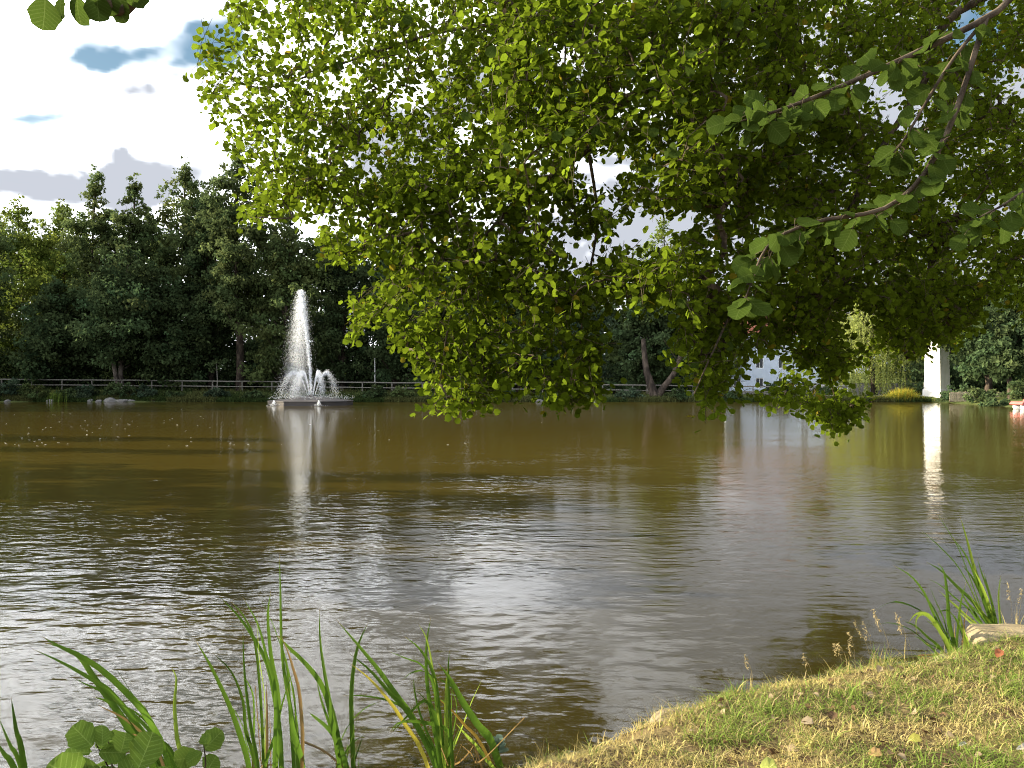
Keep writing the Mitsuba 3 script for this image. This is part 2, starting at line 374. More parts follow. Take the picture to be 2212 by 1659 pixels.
# ------------------------------------------------------------------ fountain
def make_fountain():
    rng = np.random.default_rng(3)
    t = thing('fountain', 'tall white fountain jet with arcing side jets on a dark low basin in the lake', 'fountain')
    cx, cy = FOUNTAIN
    k = 8; ang = np.arange(k) * 2 * np.pi / k + np.pi / 8
    R = 4.05
    ring = lambda r, z: np.stack([cx + r * np.cos(ang), cy + r * np.sin(ang), np.full(k, z)], 1)
    rows = [ring(R - .06, -0.6), ring(R - .06, 0.32), ring(R, 0.34), ring(R, 0.40), ring(R - .05, 0.43), ring(1.0, 0.78), ring(0.35, 0.84)]
    v = np.vstack(rows + [[[cx, cy, 0.84]]])
    f = []
    for i in range(len(rows) - 1):
        for j in range(k):
            a, b = i * k + j, i * k + (j + 1) % k
            f += [[a, b, b + k], [a, b + k, a + k]]
    for j in range(k): f.append([(len(rows) - 1) * k + j, (len(rows) - 1) * k + (j + 1) % k, len(v) - 1])
    put('basin', (v, np.array(f)), 'mat_basin', t)
    nz = [tube([[cx, cy, .8], [cx, cy, 1.0]], [.10, .06], 8)]
    for a in range(6):
        c, s = math.cos(a * math.pi / 3 + .2), math.sin(a * math.pi / 3 + .2)
        nz.append(tube([[cx + .3 * c, cy + .3 * s, .8], [cx + .36 * c, cy + .36 * s, .98]], [.05, .035], 6))
    put('nozzle', join(nz), 'mat_basin', t)
    oct_ = trimesh.creation.icosahedron() ; ov, of = np.array(oct_.vertices), np.array(oct_.faces)
    o8 = np.array([[1, 1, 1], [-1, -1, 1], [-1, 1, -1], [1, -1, -1]]) * .85; f8 = np.array([[0, 2, 1], [0, 1, 3], [0, 3, 2], [1, 2, 3]])
    # [[1, 0, 0], [-1, 0, 0], [0, 1, 0], [0, -1, 0], [0, 0, 1.3], [0, 0, -1.3]]); f8 = np.array([[0, 2, 4], [2, 1, 4], [1, 3, 4], [3, 0, 4], [2, 0, 5], [1, 2, 5], [3, 1, 5], [0, 3, 5]])

    def drops(P, size):
        n = len(P)
        d = norm(rng.normal(size=(n, 3))); X, Y, Z = frames(d, norm(rng.normal(size=(n, 3))))
        return scatter(o8, f8, P, X, Y, Z, size)
    H = 11.0
    # rising core
    n = 2600
    u = rng.random(n) ** 0.8
    P = np.stack([cx - 1.0 * u ** 1.5 + rng.normal(size=n) * (.05 + .10 * u), cy + rng.normal(size=n) * (.05 + .10 * u), .9 + (H - .9) * u], 1)
    put('rising_jet', drops(P, .016 + .028 * rng.random(n) * (0.6 + u)), 'mat_spray', t, kind='stuff')
    # falling spray: launched near the top, drifting left
    n = 40000
    top = H * (1 - .13 * rng.random(n) ** 1.5); fall = rng.random(n) ** .9 * (top - .7)
    spread = .30 + .72 * (fall / H) ** .6
    side = rng.normal(size=n) * .55
    P = np.stack([cx - 1.0 + spread * side * 1.2 - .16 * fall * .55 * rng.random(n), cy + spread * rng.normal(size=n) * .6, top - fall], 1)
    put('falling_spray', drops(P, (.0055 + .0095 * rng.random(n) ** 2) * (1.25 - .5 * fall / H)), 'mat_spray', t, kind='stuff')
    for a in range(6):
        az = a * math.pi / 3 + .2
        c, s = math.cos(az), math.sin(az)
        n = 2600
        w = rng.random(n)
        L = 2.25 * (1 + .10 * rng.normal(size=n) * w); h = 2.0 * (1 + .10 * rng.normal(size=n) * w)
        rr = .35 + L * w; zz = .95 + 4 * h * w * (1 - w) * 1.0 + (.35 * w)
        thick = .014 + .16 * w ** 2
        P = np.stack([cx + c * rr + rng.normal(size=n) * thick - .3 * w ** 2, cy + s * rr + rng.normal(size=n) * thick, np.maximum(zz + rng.normal(size=n) * thick - .45 * w ** 4, .55)], 1)
        put('side_jet', drops(P, .008 + .012 * rng.random(n)), 'mat_spray', t, kind='stuff')
    # splash mist low over the basin and the white spill at two corners
    n = 800
    rr = 3.85 * np.sqrt(rng.random(n)); aa = rng.random(n) * 6.283
    P = np.stack([cx + rr * np.cos(aa) * 1.06, cy + rr * np.sin(aa), .56 + .3 * (1 - rr / 4.3) + rng.exponential(.10, n)], 1)
    put('splash', drops(P, .010 + .012 * rng.random(n)), 'mat_spray', t, kind='stuff')
    for (px, dz) in ((-2.45, 0), (1.75, 0)):
        n = 170
        w = rng.random(n)
        P = np.stack([cx + px + rng.normal(size=n) * (.05 + .35 * w ** 4), np.full(n, cy - R - .02) - .2 * w + rng.normal(size=n) * .04 + (.5 if abs(px) > 2 else 0), .5 - .48 * w], 1)
        put('spill', drops(P, .012 + .012 * rng.random(n)), 'mat_spray', t, kind='stuff')


make_fountain()

# ------------------------------------------------------------------ trees of the far bank
KITE = np.array([[0, 0, 0], [.45, .34, .10], [1, 0, -.05], [.45, -.34, .10]]); KITE_F = np.array([[0, 1, 2], [0, 2, 3]])


def crown(rng, clumps, radii, n_leaf, size, color, spread=.25, flat=.62, droop=.35):
    """leaf faces filling many small clumps; colour varies from clump to clump and leaf to leaf"""
    k = len(clumps)
    reps = np.maximum((n_leaf * (radii / radii.mean()) ** 2).astype(int), 8)
    idx = np.repeat(np.arange(k), reps)
    n = len(idx)
    d = norm(rng.normal(size=(n, 3)))
    rad = rng.random(n) ** .45
    P = clumps[idx] + d * (radii[idx] * rad)[:, None] * np.array([1, 1, flat])
    nr = norm(d * .8 + np.array([0, 0, .55]) + .75 * rng.normal(size=(n, 3)))
    di = norm(np.cross(nr, rng.normal(size=(n, 3))) + np.array([0, 0, -droop]))
    X, Y, Z = frames(di, nr)
    v, f = scatter(KITE, KITE_F, P, X, Y, Z, size * (.65 + .7 * rng.random(n)))
    cl = np.clip(1 + spread * rng.normal(size=k), .5, 1.7)[idx] * np.clip(1 + .22 * rng.normal(size=n), .5, 1.7)
    hue = rng.normal(size=k)[idx] * .06
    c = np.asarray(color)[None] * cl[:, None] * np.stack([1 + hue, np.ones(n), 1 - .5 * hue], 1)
    return (v, f), np.repeat(np.clip(c, .004, .6), 4, axis=0)


def far_tree(seed, H, R, form, color, clear=.12, n_clump=230, n_leaf=64, leaf=.42, lean=0.0, trunk=.22):
    """(trunk, limbs, crown, colours) of a tree standing at the origin"""
    rng = np.random.default_rng(seed)
    s = np.linspace(0, 1, 9)
    bend = np.stack([lean * H * s ** 1.6 + .25 * np.sin(s * 5 + seed), .25 * np.cos(s * 4 + seed), s * H * .95], 1); bend -= bend[0] * np.array([1, 1, 0])
    axis = lambda t: np.stack([np.interp(t, s, bend[:, i]) for i in range(3)], -1)
    tr = tube(bend, trunk * (1.15 - s) ** .9 + .02 + .12 * np.exp(-s * 40), 9)
    u = clear + (1 - clear) * rng.random(n_clump * 3)
    w = (u - clear) / (1 - clear)
    env = {'cone': lambda w: (1 - w) ** .5 * (.55 + .45 * np.minimum(w * 5, 1)), 'round': lambda w: np.sqrt(np.clip(1 - (1.9 * w - .85) ** 2, .02, 1)),
           'alder': lambda w: np.where(w < .62, .75 + .25 * np.sin(w * 5), .97 * ((1 - w) / .38) ** .72 + .05), 'column': lambda w: (.6 + .4 * np.sin(w * 3)) * np.clip((1 - w) * 4, .12, 1)}[form]
    az = rng.random(len(u)) * 6.283
    # limbs give whorls: crown pulled into boughs with gaps between
    lump = .72 + .45 * np.sin(az * 3 + u * 23 + seed) * np.sin(u * 31 + az + seed)
    r = R * env(w) * lump * np.sqrt(.12 + .88 * rng.random(len(u)))
    keep = rng.random(len(u)) < np.clip(env(w) * 1.1 + .12, .1, 1)
    u, az, r = u[keep][:n_clump], az[keep][:n_clump], r[keep][:n_clump]
    c = axis(u) + np.stack([r * np.cos(az), r * np.sin(az), -.10 * r + .4 * rng.normal(size=len(u))], 1)
    rad = (.75 + .65 * rng.random(len(u))) * np.clip(R / 5.0, .55, 1.25) * np.where(u > .86, .62, 1)
    # the leader
    lu = np.linspace(.9, 1.0, 6); lc = axis(lu); lc[:, 2] = lu * H; lc[:, :2] += rng.normal(size=(6, 2)) * .35
    cr, col = crown(rng, np.vstack([c, lc]), np.concatenate([rad, np.linspace(1.0, .4, 6)]), n_leaf, leaf, color)
    limbs = []
    for i in rng.choice(len(u), min(46, len(u)), replace=False):
        a = axis(max(u[i] - .10 - .02 * r[i], clear * .6)); b = c[i]
        m = (a + b) / 2 + np.array([0, 0, .35])
        limbs.append(tube(spline([a, m, b], 5), np.linspace(.075, .02, 5) * (1.25 - u[i]) * 1.3, 5))
    return tr, join(limbs), cr, col


TREES = {}


def plant_tree(name, seed, x, y_top, D, R, form, color, label, cat='tree', group=None, base=None, barkm='mat_dark_bark_far', H=None, **kw):
    p = at(x, 829.5, D)
    z0 = gz(p[0], p[1]) - .12 if base is None else base
    H = H or (829.5 - y_top) / F * D + EYE - z0
    tr, li, cr, col = far_tree(seed, H, R, form, color, **kw)
    k = thing(name, label, cat, group)
    off = np.array([p[0], p[1], z0])
    put('trunk', (tr[0] + off, tr[1]), barkm, k, smooth=True)
    put('limb', (li[0] + off, li[1]), barkm, k, kind='stuff')
    put('crown', (cr[0] + off, cr[1]), 'mat_foliage_far', k, color=col, kind='stuff')
    return k


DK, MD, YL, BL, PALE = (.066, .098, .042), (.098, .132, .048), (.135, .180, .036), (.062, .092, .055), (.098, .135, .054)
G2 = 'trees standing behind the fence across the lake'
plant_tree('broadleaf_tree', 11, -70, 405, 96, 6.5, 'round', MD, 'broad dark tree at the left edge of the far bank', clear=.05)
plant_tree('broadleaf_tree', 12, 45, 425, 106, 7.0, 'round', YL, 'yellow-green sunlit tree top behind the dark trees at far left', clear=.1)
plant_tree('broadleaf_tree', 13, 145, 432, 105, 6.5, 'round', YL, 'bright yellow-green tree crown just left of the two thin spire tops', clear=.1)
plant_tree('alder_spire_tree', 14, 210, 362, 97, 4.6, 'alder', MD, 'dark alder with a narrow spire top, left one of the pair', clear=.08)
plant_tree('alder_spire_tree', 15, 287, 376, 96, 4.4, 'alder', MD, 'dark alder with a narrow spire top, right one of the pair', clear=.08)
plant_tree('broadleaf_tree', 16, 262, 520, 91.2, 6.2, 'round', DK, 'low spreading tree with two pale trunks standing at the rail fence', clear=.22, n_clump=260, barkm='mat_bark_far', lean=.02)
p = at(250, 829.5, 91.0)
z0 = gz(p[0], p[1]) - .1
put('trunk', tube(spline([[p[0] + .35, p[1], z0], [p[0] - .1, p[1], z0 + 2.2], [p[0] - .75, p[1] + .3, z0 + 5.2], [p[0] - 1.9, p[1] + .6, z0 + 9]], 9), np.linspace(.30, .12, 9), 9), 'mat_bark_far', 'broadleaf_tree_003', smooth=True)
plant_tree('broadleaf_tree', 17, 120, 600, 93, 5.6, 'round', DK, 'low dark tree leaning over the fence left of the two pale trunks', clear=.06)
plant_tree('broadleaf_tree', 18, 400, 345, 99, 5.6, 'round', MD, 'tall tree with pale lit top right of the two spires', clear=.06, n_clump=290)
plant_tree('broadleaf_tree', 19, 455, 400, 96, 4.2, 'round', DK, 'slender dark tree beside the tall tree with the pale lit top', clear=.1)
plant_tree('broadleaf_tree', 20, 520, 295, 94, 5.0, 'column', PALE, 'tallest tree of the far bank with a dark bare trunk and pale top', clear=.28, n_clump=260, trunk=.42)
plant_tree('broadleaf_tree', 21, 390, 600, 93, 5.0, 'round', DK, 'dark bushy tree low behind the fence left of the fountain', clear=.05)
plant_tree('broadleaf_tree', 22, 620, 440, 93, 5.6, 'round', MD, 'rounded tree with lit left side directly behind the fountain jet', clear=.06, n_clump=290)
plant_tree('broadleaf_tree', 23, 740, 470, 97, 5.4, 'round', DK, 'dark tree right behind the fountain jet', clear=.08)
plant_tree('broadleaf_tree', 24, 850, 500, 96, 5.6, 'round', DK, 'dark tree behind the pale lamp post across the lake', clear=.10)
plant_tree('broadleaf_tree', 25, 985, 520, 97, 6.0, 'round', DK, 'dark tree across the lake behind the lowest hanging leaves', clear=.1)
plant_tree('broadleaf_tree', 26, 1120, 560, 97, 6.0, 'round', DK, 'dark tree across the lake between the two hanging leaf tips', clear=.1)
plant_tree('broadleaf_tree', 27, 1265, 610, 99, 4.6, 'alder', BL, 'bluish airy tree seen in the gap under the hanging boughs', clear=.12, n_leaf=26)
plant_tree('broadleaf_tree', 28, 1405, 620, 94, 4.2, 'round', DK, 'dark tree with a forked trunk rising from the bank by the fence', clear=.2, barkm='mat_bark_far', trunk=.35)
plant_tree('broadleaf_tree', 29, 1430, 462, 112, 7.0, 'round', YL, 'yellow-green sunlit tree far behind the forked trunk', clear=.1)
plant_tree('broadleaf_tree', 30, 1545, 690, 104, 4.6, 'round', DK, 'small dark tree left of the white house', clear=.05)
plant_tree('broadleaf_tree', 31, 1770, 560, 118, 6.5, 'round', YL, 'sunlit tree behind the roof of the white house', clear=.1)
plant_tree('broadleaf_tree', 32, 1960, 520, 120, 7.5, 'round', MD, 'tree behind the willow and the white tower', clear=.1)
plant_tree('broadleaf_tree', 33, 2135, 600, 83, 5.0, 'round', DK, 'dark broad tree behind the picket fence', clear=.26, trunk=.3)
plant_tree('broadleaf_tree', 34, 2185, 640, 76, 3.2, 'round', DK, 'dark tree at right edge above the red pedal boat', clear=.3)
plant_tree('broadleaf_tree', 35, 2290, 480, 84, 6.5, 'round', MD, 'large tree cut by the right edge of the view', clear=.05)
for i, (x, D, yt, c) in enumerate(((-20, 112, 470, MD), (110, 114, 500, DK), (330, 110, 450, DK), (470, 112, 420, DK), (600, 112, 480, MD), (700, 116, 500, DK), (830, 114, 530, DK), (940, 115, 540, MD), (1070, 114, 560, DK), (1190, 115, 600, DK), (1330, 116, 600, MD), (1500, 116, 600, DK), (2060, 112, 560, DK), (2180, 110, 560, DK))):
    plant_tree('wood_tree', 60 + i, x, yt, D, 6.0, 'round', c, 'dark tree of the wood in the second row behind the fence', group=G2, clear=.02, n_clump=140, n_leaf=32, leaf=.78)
# trees on the left shore, beside the view: they shade the water
for i, (x, y, H, R) in enumerate(((-74, 66, 21, 5), (-79, 72, 24, 5.5), (-80, 79, 25, 6), (-77, 86, 25, 5.5), (-75, 93, 26, 5.5), (-84, 99, 27, 6), (-93, 84, 28, 6), (-97, 92, 28, 6), (-92, 70, 26, 6), (-89, 63, 22, 5.5),
                                  (-33, 30.5, 8.6, 2.0), (-28.5, 25.3, 7.4, 1.6), (-22.5, 18.6, 7.6, 2.4), (-18.5, 14.6, 6.4, 2.2), (-15.0, 11.6, 5.2, 1.9), (-12.2, 9.0, 4.3, 1.6))):
    q = (x / y) * F + 1106
    plant_tree('shore_tree', 90 + i, q, 0, y, R, 'round', MD, 'tree on the left shore of the lake, beside the view', group='trees of the left shore', H=H, clear=.03, n_clump=90, n_leaf=26, leaf=.75 if H > 15 else .3)
plant_tree('shore_bush', 120, (-8.4 / 3.9) * F + 1106, 0, 3.9, 1.15, 'round', MD, 'leafy bush on the near left shore, beside the view', H=4.0, clear=.04, n_clump=120, n_leaf=26, leaf=.11, trunk=.05)


# bushes
def bush(name, seed, x, D, w, h, color, label, group=None, leaf=.26, z0=None, n=34):
    rng = np.random.default_rng(seed)
    p = at(x, 829.5, D)
    z0 = gz(p[0], p[1]) - .05 if z0 is None else z0
    a = rng.random(n) * 6.283; r = np.sqrt(rng.random(n)); hh = rng.random(n)
    c = np.stack([p[0] + w / 2 * r * np.cos(a), p[1] + w * .35 * r * np.sin(a), z0 + h * (.12 + .8 * hh * np.sqrt(1.02 - r * r))], 1)
    cr, col = crown(rng, c, (.22 + .2 * rng.random(n)) * h * .62, 38, leaf, color)
    k = thing(name, label, 'bush', group)
    st = [tube(spline([[p[0] + .2 * math.cos(i), p[1], z0 - .1], (c[i] + [p[0], p[1], z0]) / 2, c[i]], 4), [.03, .022, .016, .01], 4) for i in range(0, n, 4)]
    put('stem', join(st), 'mat_dark_bark_far', k, kind='stuff')
    put('foliage', cr, 'mat_foliage_far', k, color=col, kind='stuff')


BG = 'low bushes along the far shore'
for i, (x, D, w, h, c, l) in enumerate((
        (20, 87.6, 3.6, 2.3, BL, 'grey-green bush at the far shore, leftmost in view'), (75, 87.4, 3.4, 1.9, MD, 'green bush on the far shore left of the tall rushes'),
        (150, 87.5, 3.2, 1.5, DK, 'dark low bush around the rushes on the far shore'), (182, 87.6, 2.6, 1.7, BL, 'grey-green bush before the second fence post on the far shore'),
        (262, 87.5, 3.6, 1.9, DK, 'dark bush at the foot of the two pale trunks'), (312, 87.6, 2.6, 1.5, BL, 'bush right of the two pale trunks above the shore stones'),
        (380, 87.8, 2.2, 1.0, DK, 'low dark bush on the far bank left of the fountain'), (470, 87.6, 2.6, 1.3, BL, 'low bush on the far bank near the left side of the fountain'),
        (545, 87.5, 2.4, 1.2, DK, 'low dark bush behind the left rim of the fountain'), (810, 87.8, 2.8, 1.7, DK, 'dark bush under the pale lamp post'),
        (870, 87.8, 3.0, 1.6, MD, 'bush on the far bank right of the lamp post'), (1090, 87.8, 2.6, 1.5, DK, 'dark bush on the far bank between the hanging leaf tips'),
        (1215, 87.7, 2.6, 1.6, DK, 'dark bush on the far bank behind the second hanging leaf tip'), (1360, 87.8, 3.2, 1.7, BL, 'bush left of the forked trunk on the far bank'),
        (1460, 87.8, 3.0, 1.5, DK, 'bush right of the forked trunk on the far bank'), (1570, 88.2, 3.6, 1.5, DK, 'dark bush behind the lit leaf cluster on the far bank'),
        (1690, 95, 4.2, 2.4, BL, 'blue-green bush in front of the white house wall'), (1780, 94, 3.0, 1.8, DK, 'dark bush right of the white house wall'),
        (2120, 77, 3.0, 1.7, PALE, 'sunlit bush behind the picket fence'), (2195, 74, 2.6, 1.9, PALE, 'sunlit bush above the red pedal boat'),
        (2070, 82, 4.0, 2.2, DK, 'dark bush right of the white tower'), (2150, 70, 3.0, .9, DK, 'low dark bush on the bank left of the pedal boat'))):
    bush('shore_bush', 200 + i, x, D, w, h, c, l, BG if D < 88.5 and x < 1600 else None)
for i, x in enumerate(range(-40, 1560, 62)):
    rr = random.Random(i)
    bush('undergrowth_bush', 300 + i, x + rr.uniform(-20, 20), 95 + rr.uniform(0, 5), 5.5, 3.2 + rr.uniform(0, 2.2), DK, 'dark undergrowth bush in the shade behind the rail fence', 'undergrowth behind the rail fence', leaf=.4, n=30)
for i, x in enumerate(range(-60, 1620, 70)):
    rr = random.Random(900 + i)
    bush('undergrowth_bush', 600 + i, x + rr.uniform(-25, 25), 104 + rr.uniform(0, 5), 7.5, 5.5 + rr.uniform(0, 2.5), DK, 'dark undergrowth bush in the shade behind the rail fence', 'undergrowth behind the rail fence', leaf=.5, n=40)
for i, x in enumerate((2010, 2075, 2130, 2190, 2250)):
    bush('garden_bush', 340 + i, x, 93 + i % 2, 6.0, 5.2, DK, 'dark bush in the shade behind the tower and picket fence', 'shaded bushes behind the picket fence', leaf=.4, n=46)


# ------------------------------------------------------------------ rail fence on the far bank
def make_fence():
    k = thing('rail_fence', 'grey wooden post and rail fence along the far bank', 'fence')
    xs = at(3, 829.5, 90.6)[0] - 3.5 * 2 + 3.52 * np.arange(29)
    rng = np.random.default_rng(5)
    zs = np.array([gz(x, 90.6) for x in xs]); zs = np.convolve(np.pad(zs, 2, 'edge'), np.ones(5) / 5, 'valid')
    for x, z in zip(xs, zs):
        dx = rng.normal() * .03
        put('post', tube([[x, 90.6, z - .3], [x + dx, 90.6, z + .5], [x + dx, 90.6, z + 1.05]], [.085, .08, .075], 8), 'mat_rail', k, smooth=40)
    for i in range(len(xs) - 1):
        for h, r, n in ((1.13, .075, 'top_rail'), (.52, .06, 'lower_rail')):
            a, b = np.array([xs[i] + .02, 90.6 - (.0 if h > 1 else .12), zs[i] + h]), np.array([xs[i + 1] - .02, 90.6 - (.0 if h > 1 else .12), zs[i + 1] + h])
            put(n, tube([a, (a + b) / 2 + [0, 0, rng.normal() * .015], b], [r, r * .96, r * .93], 8), 'mat_rail', k, smooth=40)


make_fence()

# lamp post
k = thing('lamp_post', 'thin pale grey lamp post behind the rail fence right of the fountain', 'lamp post')
p = at(810, 829.5, 92.5); z = gz(p[0], p[1])
put('pole', tube([[p[0], p[1], z - .1], [p[0], p[1], z + 1.2], [p[0], p[1], z + 4.1]], [.075, .06, .045], 8), 'mat_metal', k, smooth=40)
put('lamp_head', tube([[p[0], p[1], z + 4.1], [p[0], p[1], z + 4.2], [p[0], p[1], z + 4.4], [p[0], p[1], z + 4.5]], [.05, .14, .16, .04], 10), 'mat_metal', k, smooth=40)
# small sapling on the bank in front of the fence
k = thing('bank_sapling', 'thin young tree with few leaves in front of the rail fence left of the fountain', 'tree')
p = at(469, 829.5, 88.9); z = gz(p[0], p[1])
put('trunk', tube([[p[0], p[1], z - .1], [p[0] + .03, p[1], z + 1.6], [p[0] - .05, p[1], z + 3.6]], [.06, .05, .02], 6), 'mat_rail', k, smooth=40)
cr, col = crown(np.random.default_rng(77), np.array([[p[0] - .5, p[1], z + 2.8], [p[0] + .6, p[1], z + 3.1], [p[0], p[1], z + 3.7], [p[0] - .9, p[1], z + 3.4], [p[0] + .9, p[1], z + 3.8]]), np.array([.5, .55, .6, .5, .5]), 40, .24, DK)
put('crown', cr, 'mat_foliage_far', k, color=col, kind='stuff')


# ------------------------------------------------------------------ stones at the far water's edge, forked trunk, rushes
def rock(seed, c, size, mat='mat_rock_far', flat=.6, rot=0.0):
    rng = np.random.default_rng(seed)
    m = trimesh.creation.icosphere(subdivisions=3)
    v = np.array(m.vertices)
    for _ in range(9):                                     # a few planed-off faces
        d = norm(rng.normal(size=3)); lim = .62 + .28 * rng.random()
        e = np.maximum(v @ d - lim, 0); v = v - e[:, None] * d * .92
    v = v * (1 + .10 * (meshkit.fbm(v * 2.3 + seed, 3, seed) - .5))[:, None]
    c0, s0 = math.cos(rot), math.sin(rot)
    v = v * np.array([1, .75, flat]) * size
    v = np.stack([v[:, 0] * c0 - v[:, 1] * s0, v[:, 0] * s0 + v[:, 1] * c0, v[:, 2]], 1)
    return v + np.asarray(c), np.array(m.faces)


SG = 'stones along the far water line'
for i, (x, s) in enumerate(((18, .4), (110, .5), (195, .5), (216, .42), (240, .85), (256, .6), (268, .62), (285, .5), (330, .3), (1165, .45), (1290, .4), (700, .3))):
    p = at(x, 829.5, 86.2)
    put('shore_stone', rock(400 + i, [p[0], 86.0 + .2 * (i % 3), .08], s, flat=.5), 'mat_rock_far', smooth=30)
    tag('shore_stone' if i == 0 else f'shore_stone_{i:03d}', 'grey stone lying at the far water line', 'stone', SG)


def blades(rng, base, height, width, lean, color, seg=3, cvar=.25, curl=.4):
    """many grass blades as one (v, f), colours"""
    n = len(base)
    az = rng.random(n) * 6.283
    out = np.stack([np.cos(az), np.sin(az), np.zeros(n)], 1)
    side = np.stack([-np.sin(az + rng.normal(size=n)), np.cos(az + rng.normal(size=n)), np.zeros(n)], 1)
    rows = []
    for j in range(seg + 1):
        t = j / seg
        c = base + out * (lean * height * t ** (1 + 2 * curl))[:, None] + np.array([0, 0, 1.0]) * (height * (t - .35 * np.minimum(lean, 1.6) * t ** 2.2))[:, None]
        w = (width * (1 - t ** 1.7) * .5)[:, None]
        rows += ([c - side * w, c + side * w] if j < seg else [c])
    v = np.stack(rows, 1)
    f = []
    for j in range(seg - 1): f += [[2 * j, 2 * j + 1, 2 * j + 3], [2 * j, 2 * j + 3, 2 * j + 2]]
    f.append([2 * seg - 2, 2 * seg - 1, 2 * seg])
    F_ = (np.array(f)[None] + (np.arange(n) * v.shape[1])[:, None, None]).reshape(-1, 3)
    col = np.asarray(color) * np.clip(1 + cvar * rng.normal(size=(n, 1)), .4, 1.9)
    return (v.reshape(-1, 3), F_), np.repeat(np.clip(col, .004, .75), v.shape[1], axis=0)


rng = np.random.default_rng(21)
n = 40000
x = rng.uniform(-64, 47, n); y = 86 + rng.exponential(1.1, n) + .1; y = np.where(x > 30, 86.5 + rng.exponential(.9, n), y)
b = np.stack([x, y, ground_z(x, y) - .05], 1); ok = (b[:, 2] > -.1) & (y < 92)
b = b[ok]; n = len(b)
pa = meshkit.fbm(b * np.array([.25, .25, 0]), 3, 2)
c = np.where((pa > .54)[:, None], [.10, .11, .04], [.045, .07, .022])
m, col = blades(rng, b, .25 + .55 * rng.random(n) * (.4 + pa), np.full(n, .07), .25 + .5 * rng.random(n), c)
put('bank_grass', m, 'mat_grass', color=col, kind='stuff'); tag('bank_grass', 'long dark green grass on the far bank', 'grass')
k = thing('rushes', 'upright green rushes standing in the water at the far shore', 'rushes')
bx = at(127, 829.5, 86.4)[0]
m, col = blades(rng, np.stack([bx + rng.normal(size=90) * .55, 86.0 + rng.normal(size=90) * .2, np.full(90, -.05)], 1), .9 + .6 * rng.random(90), np.full(90, .07), .08 + .12 * rng.random(90), np.tile([.10, .15, .03], (90, 1)))
put('stalks', m, 'mat_grass', k, color=col, kind='stuff')
# forked trunk leaning out over the bank
p = at(1415, 829.5, 88.6); z = gz(p[0], p[1]) - .2
fk = 'broadleaf_tree_015'
put('leaning_trunk', tube(spline([[p[0], p[1], z], [p[0] - .25, p[1] + .3, z + 1.2], [p[0] - .9, p[1] + .8, z + 3.5], [p[0] - 1.0, p[1] + 2, z + 7]], 9), np.linspace(.6, .25, 9), 10), 'mat_dark_bark_far', fk, smooth=True)
put('leaning_trunk', tube(spline([[p[0] + .1, p[1], z], [p[0] + .8, p[1] + .2, z + 1.1], [p[0] + 2.4, p[1] + .6, z + 3.2], [p[0] + 3.5, p[1] + 1.5, z + 6]], 9), np.linspace(.5, .2, 9), 10), 'mat_dark_bark_far', fk, smooth=True)


# ------------------------------------------------------------------ white house, tower, wall, railing, picket fence
def make_house():
    D = 101.0
    k = thing('white_house', 'white house, blue shade painted into its walls, with dark red roof half hidden behind the leaves', 'house')
    x0, x1 = at(1568, 0, D)[0], at(1812, 0, D)[0]; zb = gz((x0 + x1) / 2, D) - .3
    ze, dp = 8.6, 9.0
    # walls as slabs around window openings on the lake side
    wins = []
    n = 5; pitch = (x1 - x0) / n
    for row in (1.45, 4.05, 6.5):
        for i in range(n): wins.append((x0 + pitch * (i + .5) - .5, row, x0 + pitch * (i + .5) + .5, row + 1.35))
    w = manifold3d.Manifold.cube([x1 - x0, dp, ze - zb]).translate([x0, D, zb])
    for a in wins: w = w - manifold3d.Manifold.cube([a[2] - a[0], .22, a[3] - a[1]]).translate([a[0], D - .05, a[1]])
    put('wall', w, 'mat_shade_blue_wall', k)
    put('plinth', box([x0 - .05, D - .06, zb], [x1 + .05, D - .002, zb + .8]), 'mat_concrete', k)
    for a in wins:
        wk = put('window', join([box([a[0], D + .06, a[1]], [a[0] + .07, D + .12, a[3]]), box([a[2] - .07, D + .06, a[1]], [a[2], D + .12, a[3]]), box([a[0] + .07, D + .06, a[3] - .07], [a[2] - .07, D + .12, a[3]]),
                                 box([a[0] + .07, D + .06, a[1]], [a[2] - .07, D + .12, a[1] + .07]), box([(a[0] + a[2]) / 2 - .03, D + .055, a[1] + .07], [(a[0] + a[2]) / 2 + .03, D + .12, a[3] - .07])]), 'mat_white_paint', k)
        put('pane', box([a[0] + .07, D + .10, a[1] + .07], [a[2] - .07, D + .11, a[3] - .07]), 'mat_glass_dark', wk)
    rz = ze + 3.0
    v = np.array([[x0 - .4, D - .4, ze - .1], [x1 + .4, D - .4, ze - .1], [x1 + .4, D + dp + .4, ze - .1], [x0 - .4, D + dp + .4, ze - .1], [x0 - .4, D + dp / 2, rz], [x1 + .4, D + dp / 2, rz]])
    v2 = v + [0, 0, .18]
    hull = trimesh.convex.convex_hull(np.vstack([v, v2]))
    rf = put('roof', (np.array(hull.vertices), np.array(hull.faces)), 'mat_roof', k)
    put('chimney', box([x0 + 9.6, D + 3, ze + 1.2], [x0 + 10.4, D + 3.8, rz + .9], .02), 'mat_roof', rf)


make_house()


